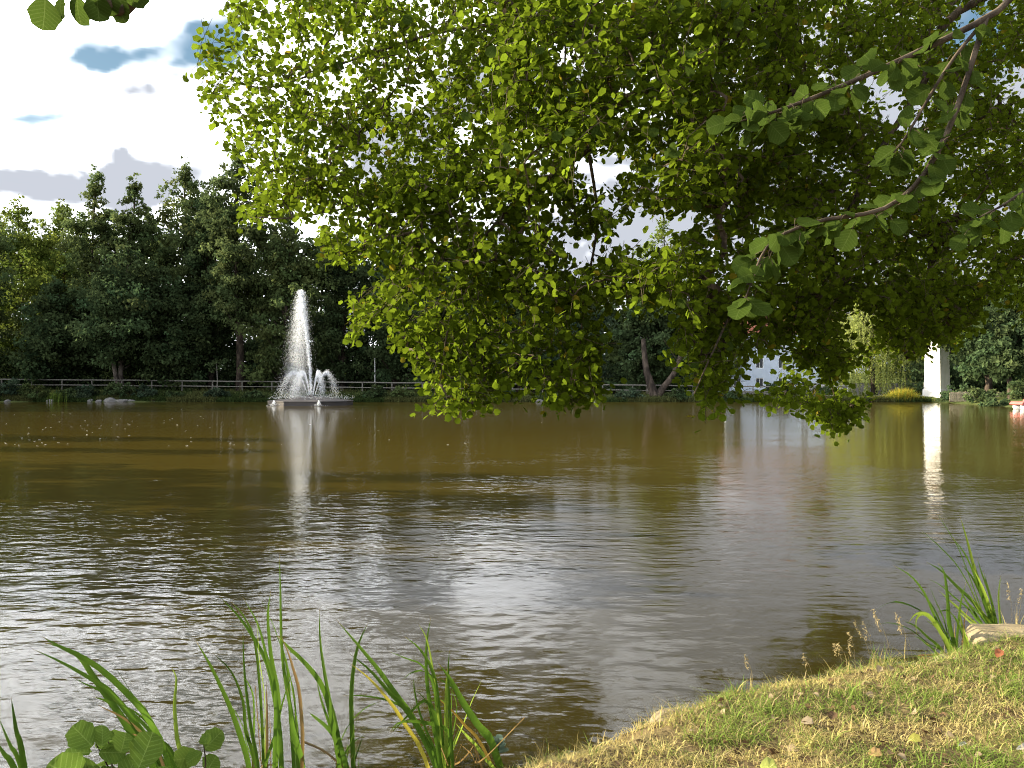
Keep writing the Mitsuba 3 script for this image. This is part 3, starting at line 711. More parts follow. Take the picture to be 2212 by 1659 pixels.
def make_tower():
    k = thing('white_tower', 'narrow sunlit white rendered tower standing behind yellow reeds', 'tower')
    D = 89.6; cx = at(2024, 0, D)[0]; zb = gz(cx, D) - .3
    h = 8.4; b, t = 1.0, .84
    v = np.array([[-b, -b, 0], [b, -b, 0], [b, b, 0], [-b, b, 0], [-t, -t, h], [t, -t, h], [t, t, h], [-t, t, h]], float)
    hull = trimesh.convex.convex_hull(v)
    org = np.array([cx, D, zb])
    R = math.radians(-60)
    put('shaft', rotz((np.array(hull.vertices) + org, np.array(hull.faces)), R, org), 'mat_tower', k)
    put('plinth', rotz(box(org + [-b - .1, -b - .1, -.2], org + [b + .1, b + .1, 1.0], .04), R, org), 'mat_tower', k)
    put('cornice', rotz(box(org + [-t - .14, -t - .14, h], org + [t + .14, t + .14, h + .25], .03), R, org), 'mat_plaster', k)
    rv = trimesh.convex.convex_hull(np.array([[-t - .3, -t - .3, h + .25], [t + .3, -t - .3, h + .25], [t + .3, t + .3, h + .25], [-t - .3, t + .3, h + .25], [0, 0, h + 1.6]]))
    put('roof', rotz((np.array(rv.vertices) + org, np.array(rv.faces)), R, org), 'mat_roof', k)
    return k


make_tower()
# street behind the willow: paved path, concrete wall and railing
a, b = at(1795, 0, 93)[0], at(1985, 0, 93)[0]
xs = np.linspace(a - 4, b - .5, 24)
def strip(y0, y1, dz):
    v = np.array([[x, y, max(gz(x, yy) for yy in (y0, (y0 + y1) / 2, y1)) + dz] for y in (y0, y1) for x in xs]); n = len(xs)
    i = np.arange(n - 1)
    return v, np.vstack([np.stack([i, i + 1, i + n + 1], 1), np.stack([i, i + n + 1, i + n], 1)])
put('path', strip(90.4, 93.0, .05), 'mat_paving', kind='structure'); tag('path', 'pale paved lakeside path behind the willow')
k = thing('retaining_wall', 'long grey concrete wall behind the willow strands', 'wall')
zw = gz((a + b) / 2, 96)
wx = np.linspace(a - 1.5, b + 1.2, 7)
for i in range(6): put('panel', box([wx[i] + .012, 96, zw - .4], [wx[i + 1] - .012, 96.3, zw + 1.35 + .03 * (i % 2)], .02), 'mat_concrete', k)
put('coping', box([wx[0] - .05, 95.94, zw + 1.385], [wx[-1] + .05, 96.36, zw + 1.48], .015), 'mat_concrete', k)
k = thing('railing', 'pale metal railing left of the grey wall beside the path', 'railing')
for i in range(6):
    xx = a - 5 + i * 1.6
    put('post', tube([[xx, 95.2, zw - .2], [xx, 95.2, zw + .5], [xx, 95.2, zw + 1.15]], .035, 6), 'mat_white_paint', k)
for h in (.75, 1.13): put('rail', tube([[a - 5.1, 95.2, zw + h], [a - 1, 95.2, zw + h], [a + 3.1, 95.2, zw + h]], .035, 6), 'mat_white_paint', k)
k = thing('picket_fence', 'low weathered wooden picket fence on the bank right of the tower', 'fence')
xa, xb = at(2052, 0, 80)[0], at(2168, 0, 80)[0]
rng = np.random.default_rng(8)
zp = np.median([gz(xx, 80) for xx in np.linspace(xa, xb, 9)])
for i, xx in enumerate(np.arange(xa, xb, .125)):
    h = .80 + .03 * rng.normal()
    pk = trimesh.convex.convex_hull(np.array([[xx, 80, zp - .2], [xx + .075, 80, zp - .2], [xx, 80, zp + h - .05], [xx + .075, 80, zp + h - .05], [xx + .0375, 80, zp + h], [xx, 80.025, zp - .2], [xx + .075, 80.025, zp - .2], [xx, 80.025, zp + h - .05], [xx + .075, 80.025, zp + h - .05], [xx + .0375, 80.025, zp + h]]))
    put('picket', (np.array(pk.vertices), np.array(pk.faces)), 'mat_picket', k)
for h in (.12, .58): put('rail', box([xa - .05, 80.03, zp + h], [xb, 80.07, zp + h + .07], .006), 'mat_picket', k)


# ------------------------------------------------------------------ weeping willow and yellow reeds
def make_willow():
    rng = np.random.default_rng(44)
    k = thing('weeping_willow', 'sunlit weeping willow with long pale hanging strands above the far water', 'tree')
    D = 96.0; c = at(1885, 0, D); cx = c[0]; zb = gz(cx, D)
    put('trunk', tube(spline([[cx + .2, D, zb - .2], [cx, D, zb + 2.5], [cx - .3, D + .2, zb + 6], [cx + .2, D, zb + 9.5]], 9), np.linspace(.42, .14, 9), 9), 'mat_dark_bark_far', k, smooth=True)
    limbs, P, N = [], [], []
    for i in range(230):
        az = rng.random() * 6.283; r = 5.6 * math.sqrt(rng.random()); top = zb + 11.5 - .10 * r * r + rng.normal() * .5
        q = np.array([cx + r * math.cos(az), D + r * .75 * math.sin(az), top])
        if i % 5 == 0: limbs.append(tube(spline([[cx, D, zb + 4 + 3 * rng.random()], [(cx + q[0]) / 2, (D + q[1]) / 2, top + .3], q], 6), np.linspace(.10, .02, 6), 5))
        L = (top - zb) * (.35 + .62 * rng.random()) if rng.random() < .8 else (top - zb) * .98
        m = int(L * 13)
        t = np.linspace(0, 1, m)
        sway = .25 * np.sin(t * 3 + i)
        P.append(np.stack([q[0] + sway + .05 * rng.normal(size=m), q[1] + .05 * rng.normal(size=m), top - L * t], 1))
    P = np.vstack(P); n = len(P)
    d = norm(np.array([0, 0, -1.0]) + .45 * rng.normal(size=(n, 3)))
    X, Y, Z = frames(d, norm(rng.normal(size=(n, 3)) + np.array([-.4, -.3, .2])))
    v, f = scatter(KITE, KITE_F, P, X, Y, Z, .24 * (.7 + .6 * rng.random(n)))
    col = np.array([.27, .31, .09]) * np.clip(1 + .2 * rng.normal(size=(n, 1)), .5, 1.6)
    put('limb', join(limbs), 'mat_dark_bark_far', k, kind='stuff')
    put('strands', (v, f), 'mat_foliage_far', k, color=np.repeat(col, 4, axis=0), kind='stuff')


make_willow()
k = thing('reed_bed', 'bright yellow clump of reeds at the water edge beside the tower', 'reeds')
rng = np.random.default_rng(45)
n = 1500
xx = at(1945, 0, 87)[0] + rng.normal(size=n) * 1.35; yy = 86.6 + rng.random(n) * 1.6
hh = (.6 + 1.25 * np.exp(-((xx - at(1955, 0, 87)[0]) / 1.7) ** 2)) * (.6 + .5 * rng.random(n))
cc = np.where(rng.random((n, 1)) < .6, [.42, .34, .045], [.22, .27, .04])
m, col = blades(rng, np.stack([xx, yy, np.full(n, .02)], 1), hh, np.full(n, .055), .15 + .45 * rng.random(n), cc)
put('blades', m, 'mat_grass', k, color=col, kind='stuff')
k = thing('reed_bed', 'green and yellow fringe of reeds under the willow strands', 'reeds')
n = 700
xx = at(1870, 0, 87)[0] + rng.normal(size=n) * 2.2; yy = 86.6 + rng.random(n) * 1.0
m, col = blades(rng, np.stack([xx, yy, np.full(n, .02)], 1), .35 + .5 * rng.random(n), np.full(n, .05), .2 + .4 * rng.random(n), np.where(rng.random((n, 1)) < .35, [.30, .27, .05], [.10, .14, .03]))
put('blades', m, 'mat_grass', k, color=col, kind='stuff')


# ------------------------------------------------------------------ red pedal boat
def make_boat():
    k = thing('pedal_boat', 'red pedal boat with white floats moored at the right edge', 'boat')
    D = 60.0; x0 = at(2180, 0, D + 1.5)[0]
    deck = trimesh.convex.convex_hull(np.array([[x0, D, .42], [x0 + .15, D - .02, .62], [x0 + 2.7, D, .62], [x0 + 2.9, D, .42], [x0, D + 1.5, .42], [x0 + .15, D + 1.5, .62], [x0 + 2.7, D + 1.5, .62], [x0 + 2.9, D + 1.5, .42], [x0 + .05, D - .03, .36], [x0 + 2.8, D - .03, .36], [x0 + .05, D + 1.5, .36], [x0 + 2.8, D + 1.5, .36]]))
    put('deck', (np.array(deck.vertices), np.array(deck.faces)), 'mat_red_boat', k)
    st = trimesh.convex.convex_hull(np.array([[x0 + .98, D + .1, .625], [x0 + 1.22, D + .1, .98], [x0 + 1.8, D + .1, 1.0], [x0 + 1.9, D + .1, .625], [x0 + .98, D + 1.4, .625], [x0 + 1.22, D + 1.4, .98], [x0 + 1.8, D + 1.4, 1.0], [x0 + 1.9, D + 1.4, .625]]))
    put('seat_block', (np.array(st.vertices), np.array(st.faces)), 'mat_red_boat', k)
    for y in (D + .32, D + 1.2):
        put('float', tube([[x0 + .12, y, .30], [x0 + .25, y, .18], [x0 + .6, y, .08], [x0 + 2.3, y, .08], [x0 + 2.7, y, .2]], [.05, .2, .27, .27, .12], 12), 'mat_white_paint', k, smooth=50)
    c = np.array([x0 + .62, D - .12, .52])
    a = np.linspace(0, 2 * np.pi, 25)
    loop = c + np.stack([.15 * np.sign(np.cos(a)) * np.abs(np.cos(a)) ** .5, 0 * a, .38 * np.sign(np.sin(a)) * np.abs(np.sin(a)) ** .5], 1)
    put('ladder', tube(loop, .022, 6), 'mat_white_paint', k, smooth=50)
    put('steering_bar', tube([[x0 + .75, D + .7, .6], [x0 + .85, D + .7, .95], [x0 + .95, D + .7, 1.0]], .025, 6), 'mat_metal', k)


make_boat()

#NEAR#
# ------------------------------------------------------------------ the alder whose boughs hang over the near water
def leaf_template(rows, pleat=0.0, curl=.10):
    """alder leaf: rounded, broadest past the middle, blunt tip; x runs from the stalk to the tip, y across"""
    outline = {2: [(.20, .33), (.72, .44)], 3: [(.10, .20), (.50, .43), (.86, .34)], 7: [(.03, .10), (.16, .27), (.34, .40), (.54, .45), (.73, .42), (.88, .30), (.97, .13)]}[rows]
    v, uv = [(0, 0, 0)], [(0, .5)]
    for i, (x, h) in enumerate(outline):
        z = -curl * (x - .5) ** 2
        w = pleat * (1 if i % 2 else -1)
        v += [(x, 0, z), (x + w * .4, h * (1 + w * 1.2), z + .16 * h + w * .5), (x + w * .4, -h * (1 + w * 1.2), z + .16 * h + w * .5)]
        uv += [(x, .5), (x, .5 + h * .5 / .45), (x, .5 - h * .5 / .45)]
    v.append((.97 if rows == 7 else .97, 0, -curl * .25)); uv.append((1, .5))
    f = [(0, 2, 1), (0, 1, 3)]
    n = len(outline)
    for i in range(n - 1):
        a = 1 + 3 * i; b = a + 3
        f += [(a, a + 1, b + 1), (a, b + 1, b), (a, b, b + 2), (a, b + 2, a + 2)]
    a = 1 + 3 * (n - 1); t = len(v) - 1
    f += [(a, a + 1, t), (a, t, a + 2)]
    return np.array(v, float), np.array(f)[:, [0, 2, 1]], np.array(uv, float)


LT, LF, LUV = leaf_template(3)
ST, SF, SUV = leaf_template(2)
BT, BF, BUV = leaf_template(7, .05)
LEAF_MESH = [mikit.ply((leaf_template(7, q, c)[0], BF), 'mat_leaf_near', smooth=True, uv=BUV) for q, c in ((.04, .12), (.06, .45), (.05, -.25))]


YOUNG_MESH = [{**m, 'bsdf': {'type': 'ref', 'id': 'mat_leaf_young'}} for m in LEAF_MESH]


def matrix(pos, X, Y, Z, s):
    m = np.eye(4)
    m[:3, 0], m[:3, 1], m[:3, 2], m[:3, 3] = X * s, Y * s, Z * s, pos
    return T(m.tolist())


def inside(poly, q):
    poly = np.asarray(poly, float); ok = np.zeros(len(q), bool)
    for (ax, ay), (bx, by) in zip(poly, np.roll(poly, -1, 0)):
        ok ^= ((ay > q[:, 1]) != (by > q[:, 1])) & (q[:, 0] < (bx - ax) * (q[:, 1] - ay) / (by - ay + 1e-12) + ax)
    return ok


def alder():
    rng = np.random.default_rng(101)
    k = thing('alder_tree', 'large alder with leafy boughs hanging from the upper right over the near water', 'tree')
    base = lambda x: np.interp(x, [300, 1500, 1750, 2600], [10.6, 8.6, 10.6, 14.0])     # boughs reach out over the water to the left
    L = lambda *p: np.array([at(*q) if len(q) == 3 else q for q in p])
    S = lambda *p: np.array([at(q[0], q[1], base(q[0]) + 1.1 * (q[2] - 6.4)) for q in p])
    root = np.array([6.2, 4.4, gz(6.2, 4.4) - .3])
    top = np.array([6.0, 4.6, 5.4])
    limbs = [
        (spline([root, [6.3, 4.4, 2.0], [6.1, 4.5, 4.0], top, [5.6, 5.2, 8.0], [5.0, 5.6, 11]], 24), .30, .10),
        (np.vstack([spline(np.vstack([[6.1, 4.5, 4.2], S((2500, -120, 5.3), (2085, 15, 5.7), (1990, 190, 5.8), (1900, 330, 6.0), (1800, 546, 6.2), (1860, 612, 6.3), (1912, 690, 6.4), (1960, 770, 6.5))]), 40)]), .075, .010),
        (spline(S((1850, 430, 6.05), (1817, 623, 6.2), (1772, 700, 6.2), (1790, 800, 6.3), (1808, 880, 6.3)), 18), .022, .006),
        (spline(np.vstack([top, S((2100, -260, 6.2), (1700, -20, 6.4), (1500, 130, 6.5), (1310, 243, 6.5), (1271, 322, 6.5), (1190, 380, 6.4), (1040, 520, 6.2), (975, 680, 6.0), (950, 830, 6.0))]), 46), .07, .006),
        (spline(S((1500, 130, 6.5), (1300, 60, 6.6), (1000, 60, 6.8), (760, 130, 6.9), (560, 190, 7.0), (440, 120, 7.0)), 26), .034, .006),
        (spline(S((1190, 380, 6.4), (1000, 410, 6.6), (800, 440, 6.6), (640, 470, 6.6), (540, 470, 6.6)), 18), .024, .005),
        (spline(S((1900, 330, 6.0), (1700, 500, 6.2), (1600, 640, 6.0), (1540, 760, 5.8), (1500, 850, 5.8)), 20), .026, .006),
        (spline(S((1271, 322, 6.5), (1290, 480, 6.8), (1262, 650, 6.7), (1250, 800, 6.7), (1245, 860, 6.7)), 18), .020, .005),
        (spline(np.vstack([top, S((2600, 150, 6.8), (2330, 300, 7.2), (2200, 470, 7.3), (2150, 620, 7.4))]), 20), .06, .008),
        (spline(np.vstack([[5.8, 5.0, 6.4], S((2250, -700, 6.6), (1700, -500, 7.2), (1200, -300, 7.4), (800, -160, 7.3), (600, -20, 7.2))]), 40), .06, .008),
        (spline(S((1040, 520, 6.2), (900, 600, 6.0), (800, 690, 5.9)), 12), .012, .004),
        (spline(S((1215, -160, 6.9), (1222, 60, 6.2), (1214, 260, 6.1), (1205, 420, 6.1)), 12), .014, .005),
        (spline(S((1700, -20, 6.4), (1740, 180, 6.9), (1660, 360, 7.2), (1560, 420, 7.4)), 14), .022, .005),
        (spline(np.vstack([[6.1, 4.5, 3.6], [4.6, 3.6, 4.1], L((2420, -120, 3.0), (2130, 40, 2.6), (1900, 150, 2.4), (1720, 225, 2.25), (1600, 262, 2.2))]), 30), .020, .0022),
        (spline(L((2130, 40, 2.6), (2040, 300, 2.4), (1930, 440, 2.35), (1760, 480, 2.25), (1660, 530, 2.2), (1612, 640, 2.15)), 22), .010, .0022),
        (spline(L((2420, -120, 3.0), (2330, 300, 2.6), (2200, 420, 2.4), (2115, 470, 2.3)), 14), .010, .0022),
        (spline(L((2130, 40, 2.6), (2050, 140, 2.5), (1960, 290, 2.4), (1930, 330, 2.4)), 12), .007, .002),
        (spline(np.vstack([[5.8, 5.0, 6.2], [2.5, 3.4, 6.0], [-.5, 2.4, 4.6], L((330, -60, 2.2), (200, -30, 2.1), (60, -60, 2.0))]), 30), .04, .003),
    ]
    near_from = 13
    # clusters of leaves that fill the boughs: regions of the crown with their depth range and how many twigs
    R = [
        ([(412, 88), (520, 70), (480, 38), (545, -10), (700, -120), (1100, -160), (1150, 300), (1000, 420), (760, 430), (560, 430), (520, 330), (455, 250), (418, 170)], 5.6, 8.6, 900),
        ([(520, 440), (640, 380), (1000, 380), (1300, 380), (1330, 600), (1250, 690), (1100, 740), (930, 700), (800, 705), (752, 730), (772, 640), (838, 600), (800, 560), (690, 555), (695, 505), (770, 470), (640, 455), (528, 485)], 5.4, 7.8, 860),
        ([(850, 690), (1040, 700), (1080, 850), (1030, 880), (965, 892), (915, 880), (925, 810), (860, 760)], 5.5, 6.6, 150),
        ([(1040, 720), (1300, 720), (1320, 850), (1245, 885), (1140, 852), (1060, 800)], 6.0, 7.2, 130),
        ([(1080, -160), (1720, -160), (1720, 360), (1560, 450), (1480, 400), (1340, 300), (1240, 440), (1050, 430)], 5.2, 9.6, 1700),
        ([(1340, 400), (1520, 370), (1760, 400), (1800, 650), (1500, 690), (1340, 640), (1300, 560)], 6.0, 9.0, 560),
        ([(1440, 770), (1490, 660), (1660, 620), (1760, 720), (1680, 820), (1590, 850), (1520, 885), (1500, 820)], 5.3, 6.6, 220),
        ([(1650, -160), (2330, -160), (2330, 480), (2150, 640), (1800, 660), (1680, 450)], 5.4, 10.5, 3000),
        ([(1700, 640), (2150, 600), (2110, 690), (2030, 780), (1980, 760), (1900, 800), (1800, 790), (1740, 730)], 6.0, 8.6, 480),
        ([(1650, 740), (1810, 760), (1865, 890), (1800, 935), (1720, 870), (1640, 860)], 5.8, 6.8, 140),
        ([(2110, 560), (2330, 500), (2330, 720), (2215, 700), (2150, 640)], 7.0, 8.6, 130),
        ([(1240, 560), (1420, 640), (1340, 720), (1290, 860), (1250, 860)], 6.4, 7.0, 26),
        ([(600, -160), (1560, -160), (1560, 400), (1100, 400), (760, 330), (620, 200)], 9.5, 12.5, 700),
        ([(1500, -160), (2330, -160), (2330, 420), (1500, 420)], 9.0, 11.5, 500),
    ]
    holes = [(1295, 372, 66, 54), (1395, 505, 80, 52), (1265, 545, 46, 50), (1490, 470, 50, 26), (1880, 190, 56, 34), (1950, 250, 54, 44), (2085, 60, 34, 50), (1378, 765, 84, 110), (800, 380, 26, 18), (1662, 800, 52, 50), (1850, 700, 40, 44), (1215, 120, 24, 30), (2030, 822, 34, 84), (620, 345, 18, 16), (1925, 815, 90, 62), (1740, 830, 24, 40)]
    cl, dens = [], []
    for poly, d0, d1, n in R:
        p = np.array(poly); lo, hi = p.min(0), p.max(0)
        q = lo + (hi - lo) * rng.random((n * 5, 2))
        ok = inside(p, q)
        lump = meshkit.fbm(np.stack([q[:, 0] / 85, q[:, 1] / 85, np.full(len(q), d0)], 1), 3, 5)
        ok &= rng.random(len(q)) < sstep(.22, .56, lump) + .14
        for hx, hy, rx, ry in holes:
            ok &= ((q[:, 0] - hx) / rx) ** 2 + ((q[:, 1] - hy) / ry) ** 2 > 1 + .7 * (lump - .5)
        q = q[ok][:n]
        D = base(q[:, 0]) + (rng.random(len(q)) - .42) * ((d1 - d0) * .85 + .5) + (2.4 if d0 > 8.5 else 0)
        cl += [at(a, b, c) for (a, b), c in zip(q, D)]
    # the bough overhead, above the view: it shades the near twigs
    n = 330
    w = rng.random(n)
    b0 = np.stack([np.interp(w, [0, .5, 1], [2.2, .2, -2.4]), np.interp(w, [0, .5, 1], [3.3, 3.0, 3.0]), np.interp(w, [0, .5, 1], [5.6, 5.0, 4.6])], 1) + rng.normal(size=(n, 3)) * [.4, .55, .45]
    b0 = b0[b0[:, 2] > 2.35 + .50 * b0[:, 1]]
    cl += list(b0)
    C = np.array(cl)
    # wood: every twig joins the nearest piece that is already there, and hangs a little
    nodes, parent, cut = [], [], []
    for i, (p, r0, r1) in enumerate(limbs):
        put('limb', tube(p, np.linspace(r0, r1, len(p)) , 8), 'mat_bark', k, smooth=True)
        if 0 < i < near_from: nodes.append(p)
        if i == len(limbs) - 1: nodes.append(p[:20])
    N = np.vstack(nodes); par = -np.ones(len(N), int); load = np.zeros(len(N) + len(C)); dist = np.full(len(C), 1e9); near = np.zeros(len(C), int)
    todo = np.ones(len(C), bool); segs = []
    D2 = ((C[:, None] - N[None]) ** 2).sum(-1); near = D2.argmin(1); dist = D2.min(1)
    pts = list(N); pars = [-1] * len(N); own = []
    for _ in range(len(C)):
        i = int(np.where(todo, dist, 1e9).argmin()); todo[i] = False
        j = near[i]; pts.append(C[i]); pars.append(j); own.append((i, len(pts) - 1, j))
        d = ((C - C[i]) ** 2).sum(-1) * 1.25
        upd = d < dist; dist = np.where(upd, d, dist); near = np.where(upd, len(pts) - 1, near)
    load = np.ones(len(pts))
    for i, a, j in reversed(own): load[j] += load[a]
    tw, tips, tdir = [], [], []
    for i, a, j in own:
        p, q = pts[j], pts[a]
        m = (p + q) / 2 + np.array([0, 0, .12 * np.linalg.norm(q - p)]) + rng.normal(size=3) * .05 * np.linalg.norm(q - p)
        r = .0015 * np.sqrt(load[a]) + .0014
        tw.append(tube(spline([p, m, q], 4), [r * 1.25, r * 1.1, r, r * .8], 3, cap=False))
        tips.append(q); tdir.append(norm(q - m))
    put('twig', join(tw), 'mat_bark', k, kind='stuff')
    tips, tdir = np.array(tips), np.array(tdir)
    # leaves along a short shoot at every tip
    per = 11
    n = len(tips) * per
    idx = np.repeat(np.arange(len(tips)), per)
    sdir = norm(tdir + .55 * rng.normal(size=tdir.shape) + np.array([-.10, 0, -.28]))
    s = np.tile(np.linspace(-.31, .14, per), len(tips)) * (.75 + .5 * rng.random(len(tips)))[idx]
    pos = tips[idx] + sdir[idx] * s[:, None] + .034 * rng.normal(size=(n, 3))
    sh = []
    for q, d in zip(tips, sdir): sh.append(tube([q - d * .31, q - d * .08, q + d * .13], [.0034, .0026, .0014], 3, cap=False))
    put('shoot', join(sh), 'mat_bark', k, kind='stuff')
    out = np.cross(sdir[idx], norm(rng.normal(size=(n, 3))))
    di = norm(.55 * sdir[idx] + norm(out) * .8 + np.array([0, 0, -.30]) + .25 * rng.normal(size=(n, 3)))
    nr = norm(np.array([-.25, -.1, .75]) + .62 * rng.normal(size=(n, 3)))
    X, Y, Z = frames(di, nr)
    pos = pos + X * .025
    size = .082 * np.clip(1 + .24 * rng.normal(size=n), .45, 1.5)
    clv = np.clip(1 + .16 * rng.normal(size=len(tips)), .6, 1.5)[idx] * np.clip(1 + .14 * rng.normal(size=n), .6, 1.5)
    col = np.array([.114, .165, .011])[None] * clv[:, None]
    yel = rng.random(n) < .012
    col[yel] = [.26, .22, .02]
    # the largest in the picture become parts of their own
    ux, uy = pos[:, 0] / pos[:, 1] * F + 1106, 829.5 - (pos[:, 2] - EYE) / pos[:, 1] * F
    inview = (ux > 0) & (ux < 2212) & (uy > 0) & (uy < 1659)
    big = np.argsort(np.where(inview, -size / pos[:, 1] * np.abs(Z[:, 1]), 0))[:115]
    rest = np.ones(n, bool); rest[big] = False
    v, f = scatter(ST, SF, pos[rest], X[rest], Y[rest], Z[rest], size[rest])
    put('foliage', (v, f), 'mat_leaf', k, smooth=True, color=np.repeat(col[rest], len(ST), axis=0), kind='stuff')
    for i in big:
        key = numbered('leaf', k)
        scene[key] = {**LEAF_MESH[int(i) % 3], 'to_world': matrix(pos[i], X[i], Y[i], Z[i], size[i])}
    # near boughs with large leaves
    pet = []
    def near_leaf(p, d, nrm, s):
        X, Y, Z = frames(d[None], nrm[None]); X, Y, Z = X[0], Y[0], Z[0]
        key = numbered('leaf', k)
        q = p + X * .022
        pet.append(tube([p, (p + q) / 2 + [0, 0, .003], q + X * .003], [.0012, .001, .0008], 4, cap=False))
        scene[key] = {**LEAF_MESH[rng.integers(3)], 'to_world': matrix(q, X, Y, Z, s)}
    for li, a, b, m in ((13, .52, 1.0, 62), (14, .08, 1.0, 64), (15, .42, 1.0, 28), (16, .12, 1.0, 20)):
        p = limbs[li][0]
        for t in np.linspace(a, 1.0, m):
            i = min(int(t * (len(p) - 1)), len(p) - 2)
            q = p[i] + (p[i + 1] - p[i]) * (t * (len(p) - 1) - i)
            d = norm(p[i + 1] - p[i]) * .45 + norm(rng.normal(size=3)) * .75 + np.array([0, 0, -.45])
            near_leaf(q + .012 * rng.normal(size=3), d, norm(np.array([-.1, -.35, .7]) + .6 * rng.normal(size=3)), .068 * (.7 + .45 * rng.random()))
    for x, y, D, s in ((100, -22, 2.05, .085), (132, -30, 2.1, .08), (160, -28, 2.1, .08), (205, -34, 2.1, .075), (225, -40, 2.12, .07), (252, -24, 2.15, .07), (300, -60, 2.15, .08)):
        near_leaf(at(x, y, D), np.array([.12 * rng.normal(), .2 * rng.normal(), -1.0]), norm(np.array([.3, -.6, .3]) + .35 * rng.normal(size=3)), s)
    put('leaf_stalk', join(pet), 'mat_bark', k, kind='stuff')
    # cones
    cn = []
    m = trimesh.creation.icosphere(subdivisions=1)
    for i in rng.choice(len(tips), 160, replace=False):
        cn.append((np.array(m.vertices) * [.008, .008, .012] + tips[i] + [.01, 0, -.05], np.array(m.faces)))
    put('cone', join(cn), 'mat_bark', k, kind='stuff')
    return k


alder()


# ------------------------------------------------------------------ iris blades in the near water
def blade_mesh(pts, width, twist, rng):
    p = spline(pts, 16)
    t = norm(np.gradient(p, axis=0))
    s = np.linspace(0, 1, 16)
    view = np.array([math.sin(twist), -math.cos(twist), .15])
    side = norm(np.cross(t, view))
    n = norm(np.cross(side, t))
    w = width * np.clip(1.0 - s ** 2.6, .02, 1) * (.75 + .25 * np.minimum(s * 4, 1)) * .5
    v = np.stack([p - side * w[:, None], p + n * w[:, None] * .34, p + side * w[:, None]], 1).reshape(-1, 3)
    i = np.arange(15) * 3
    f = np.vstack([np.stack([i, i + 1, i + 4], 1), np.stack([i, i + 4, i + 3], 1), np.stack([i + 1, i + 2, i + 5], 1), np.stack([i + 1, i + 5, i + 4], 1)])
    return (v, f), s


GREEN, PALEG, DRYB = (.065, .125, .015), (.21, .30, .04), (.25, .165, .065)


def clump(label, D, org, k, rows, seed, dd=.25):
    """rows: (colour, width in cm, points from tip to base in the units of an enlarged view whose origin and scale are org and k)"""
    rng = np.random.default_rng(seed)
    key = thing('iris_clump', label, 'reeds', 'iris clumps along the near shore')
    rows = list(rows)
    for i in range(0 if len(rows) < 6 else 11):               # shorter blades between the tall ones
        col, wcm, pts = rows[rng.integers(len(rows))]
        b, sc, dx = np.array(pts[-1]), .35 + .5 * rng.random(), rng.normal() * 30
        sk = rng.normal() * .12
        rows.append((col if rng.random() < .8 else DRYB, (wcm if col is not DRYB else .7) * (.45 + .4 * rng.random()), [tuple(b + (np.array(q) - b) * sc + [dx + sk * (b[1] - q[1]) * sc, 0]) for q in pts]))
    for col, wcm, pts in rows:
        P = [(org[0] + k * x, org[1] + k * y) for x, y in pts][::-1]
        d0 = D + dd * rng.normal() * .5; d1 = d0 + dd * rng.normal() * 1.3
        w = np.linspace(0, 1, len(P))
        W = np.array([at(x, y, d0 + (d1 - d0) * t) for (x, y), t in zip(P, w)])
        dirn = W[0] - W[1]; ext = (W[0][2] + .25) / max(-dirn[2], .05)
        if W[0][2] > -.2: W = np.vstack([W[0] + dirn * min(ext, 6) * np.array([.55, .55, 1]), W])
        m, s = blade_mesh(W, wcm / 80, rng.normal() * .7, rng)
        g = np.asarray(col)[None] * (1 + .15 * rng.normal()) * (1 + .25 * (1 - s[:, None]) ** 3)
        g = g * (1 - sstep(.93, 1, s))[:, None] + np.array(DRYB) * sstep(.93, 1, s)[:, None]
        put('blade', m, 'mat_blade', key, smooth=True, color=np.repeat(np.clip(g, .004, .7), 3, axis=0))
    return key


O5, O6, O8 = (0, 1194.5), (619.4, 1194.5), (1813.9, 1061.8)
clump('three narrow iris blades at the bottom left corner', 2.5, O5, .32, [
    (GREEN, 1.6, [(75, 970), (110, 1200), (165, 1452)]), (GREEN, 1.8, [(-10, 1110), (70, 1300), (142, 1452)]), (GREEN, 1.8, [(-40, 1250), (30, 1360), (95, 1452)])], 1, .1)
clump('iris clump leaning far to the left behind the young alder leaves', 3.2, O5, .32, [
    (GREEN, 2.2, [(210, 645), (420, 740), (640, 865), (740, 935), (900, 1130), (1085, 1452)]), (GREEN, 2.4, [(275, 560), (400, 630), (530, 690), (700, 800), (880, 970), (1000, 1120), (1150, 1452)]),
    (GREEN, 2.6, [(300, 605), (440, 645), (545, 710), (640, 850), (850, 1150), (1060, 1452)]), (GREEN, 1.2, [(735, 705), (880, 930), (1000, 1120), (1170, 1452)]),
    (GREEN, 2.4, [(975, 1030), (1010, 1120), (1080, 1270), (1200, 1452)]), (PALEG, 1.6, [(1155, 770), (1190, 850), (1178, 1020), (1195, 1250), (1230, 1452)]),
    (GREEN, .9, [(640, 860), (760, 950), (900, 1120), (1120, 1452)]), (GREEN, 1.0, [(960, 1060), (1060, 1200), (1190, 1420), (1210, 1470)])], 2, .15)
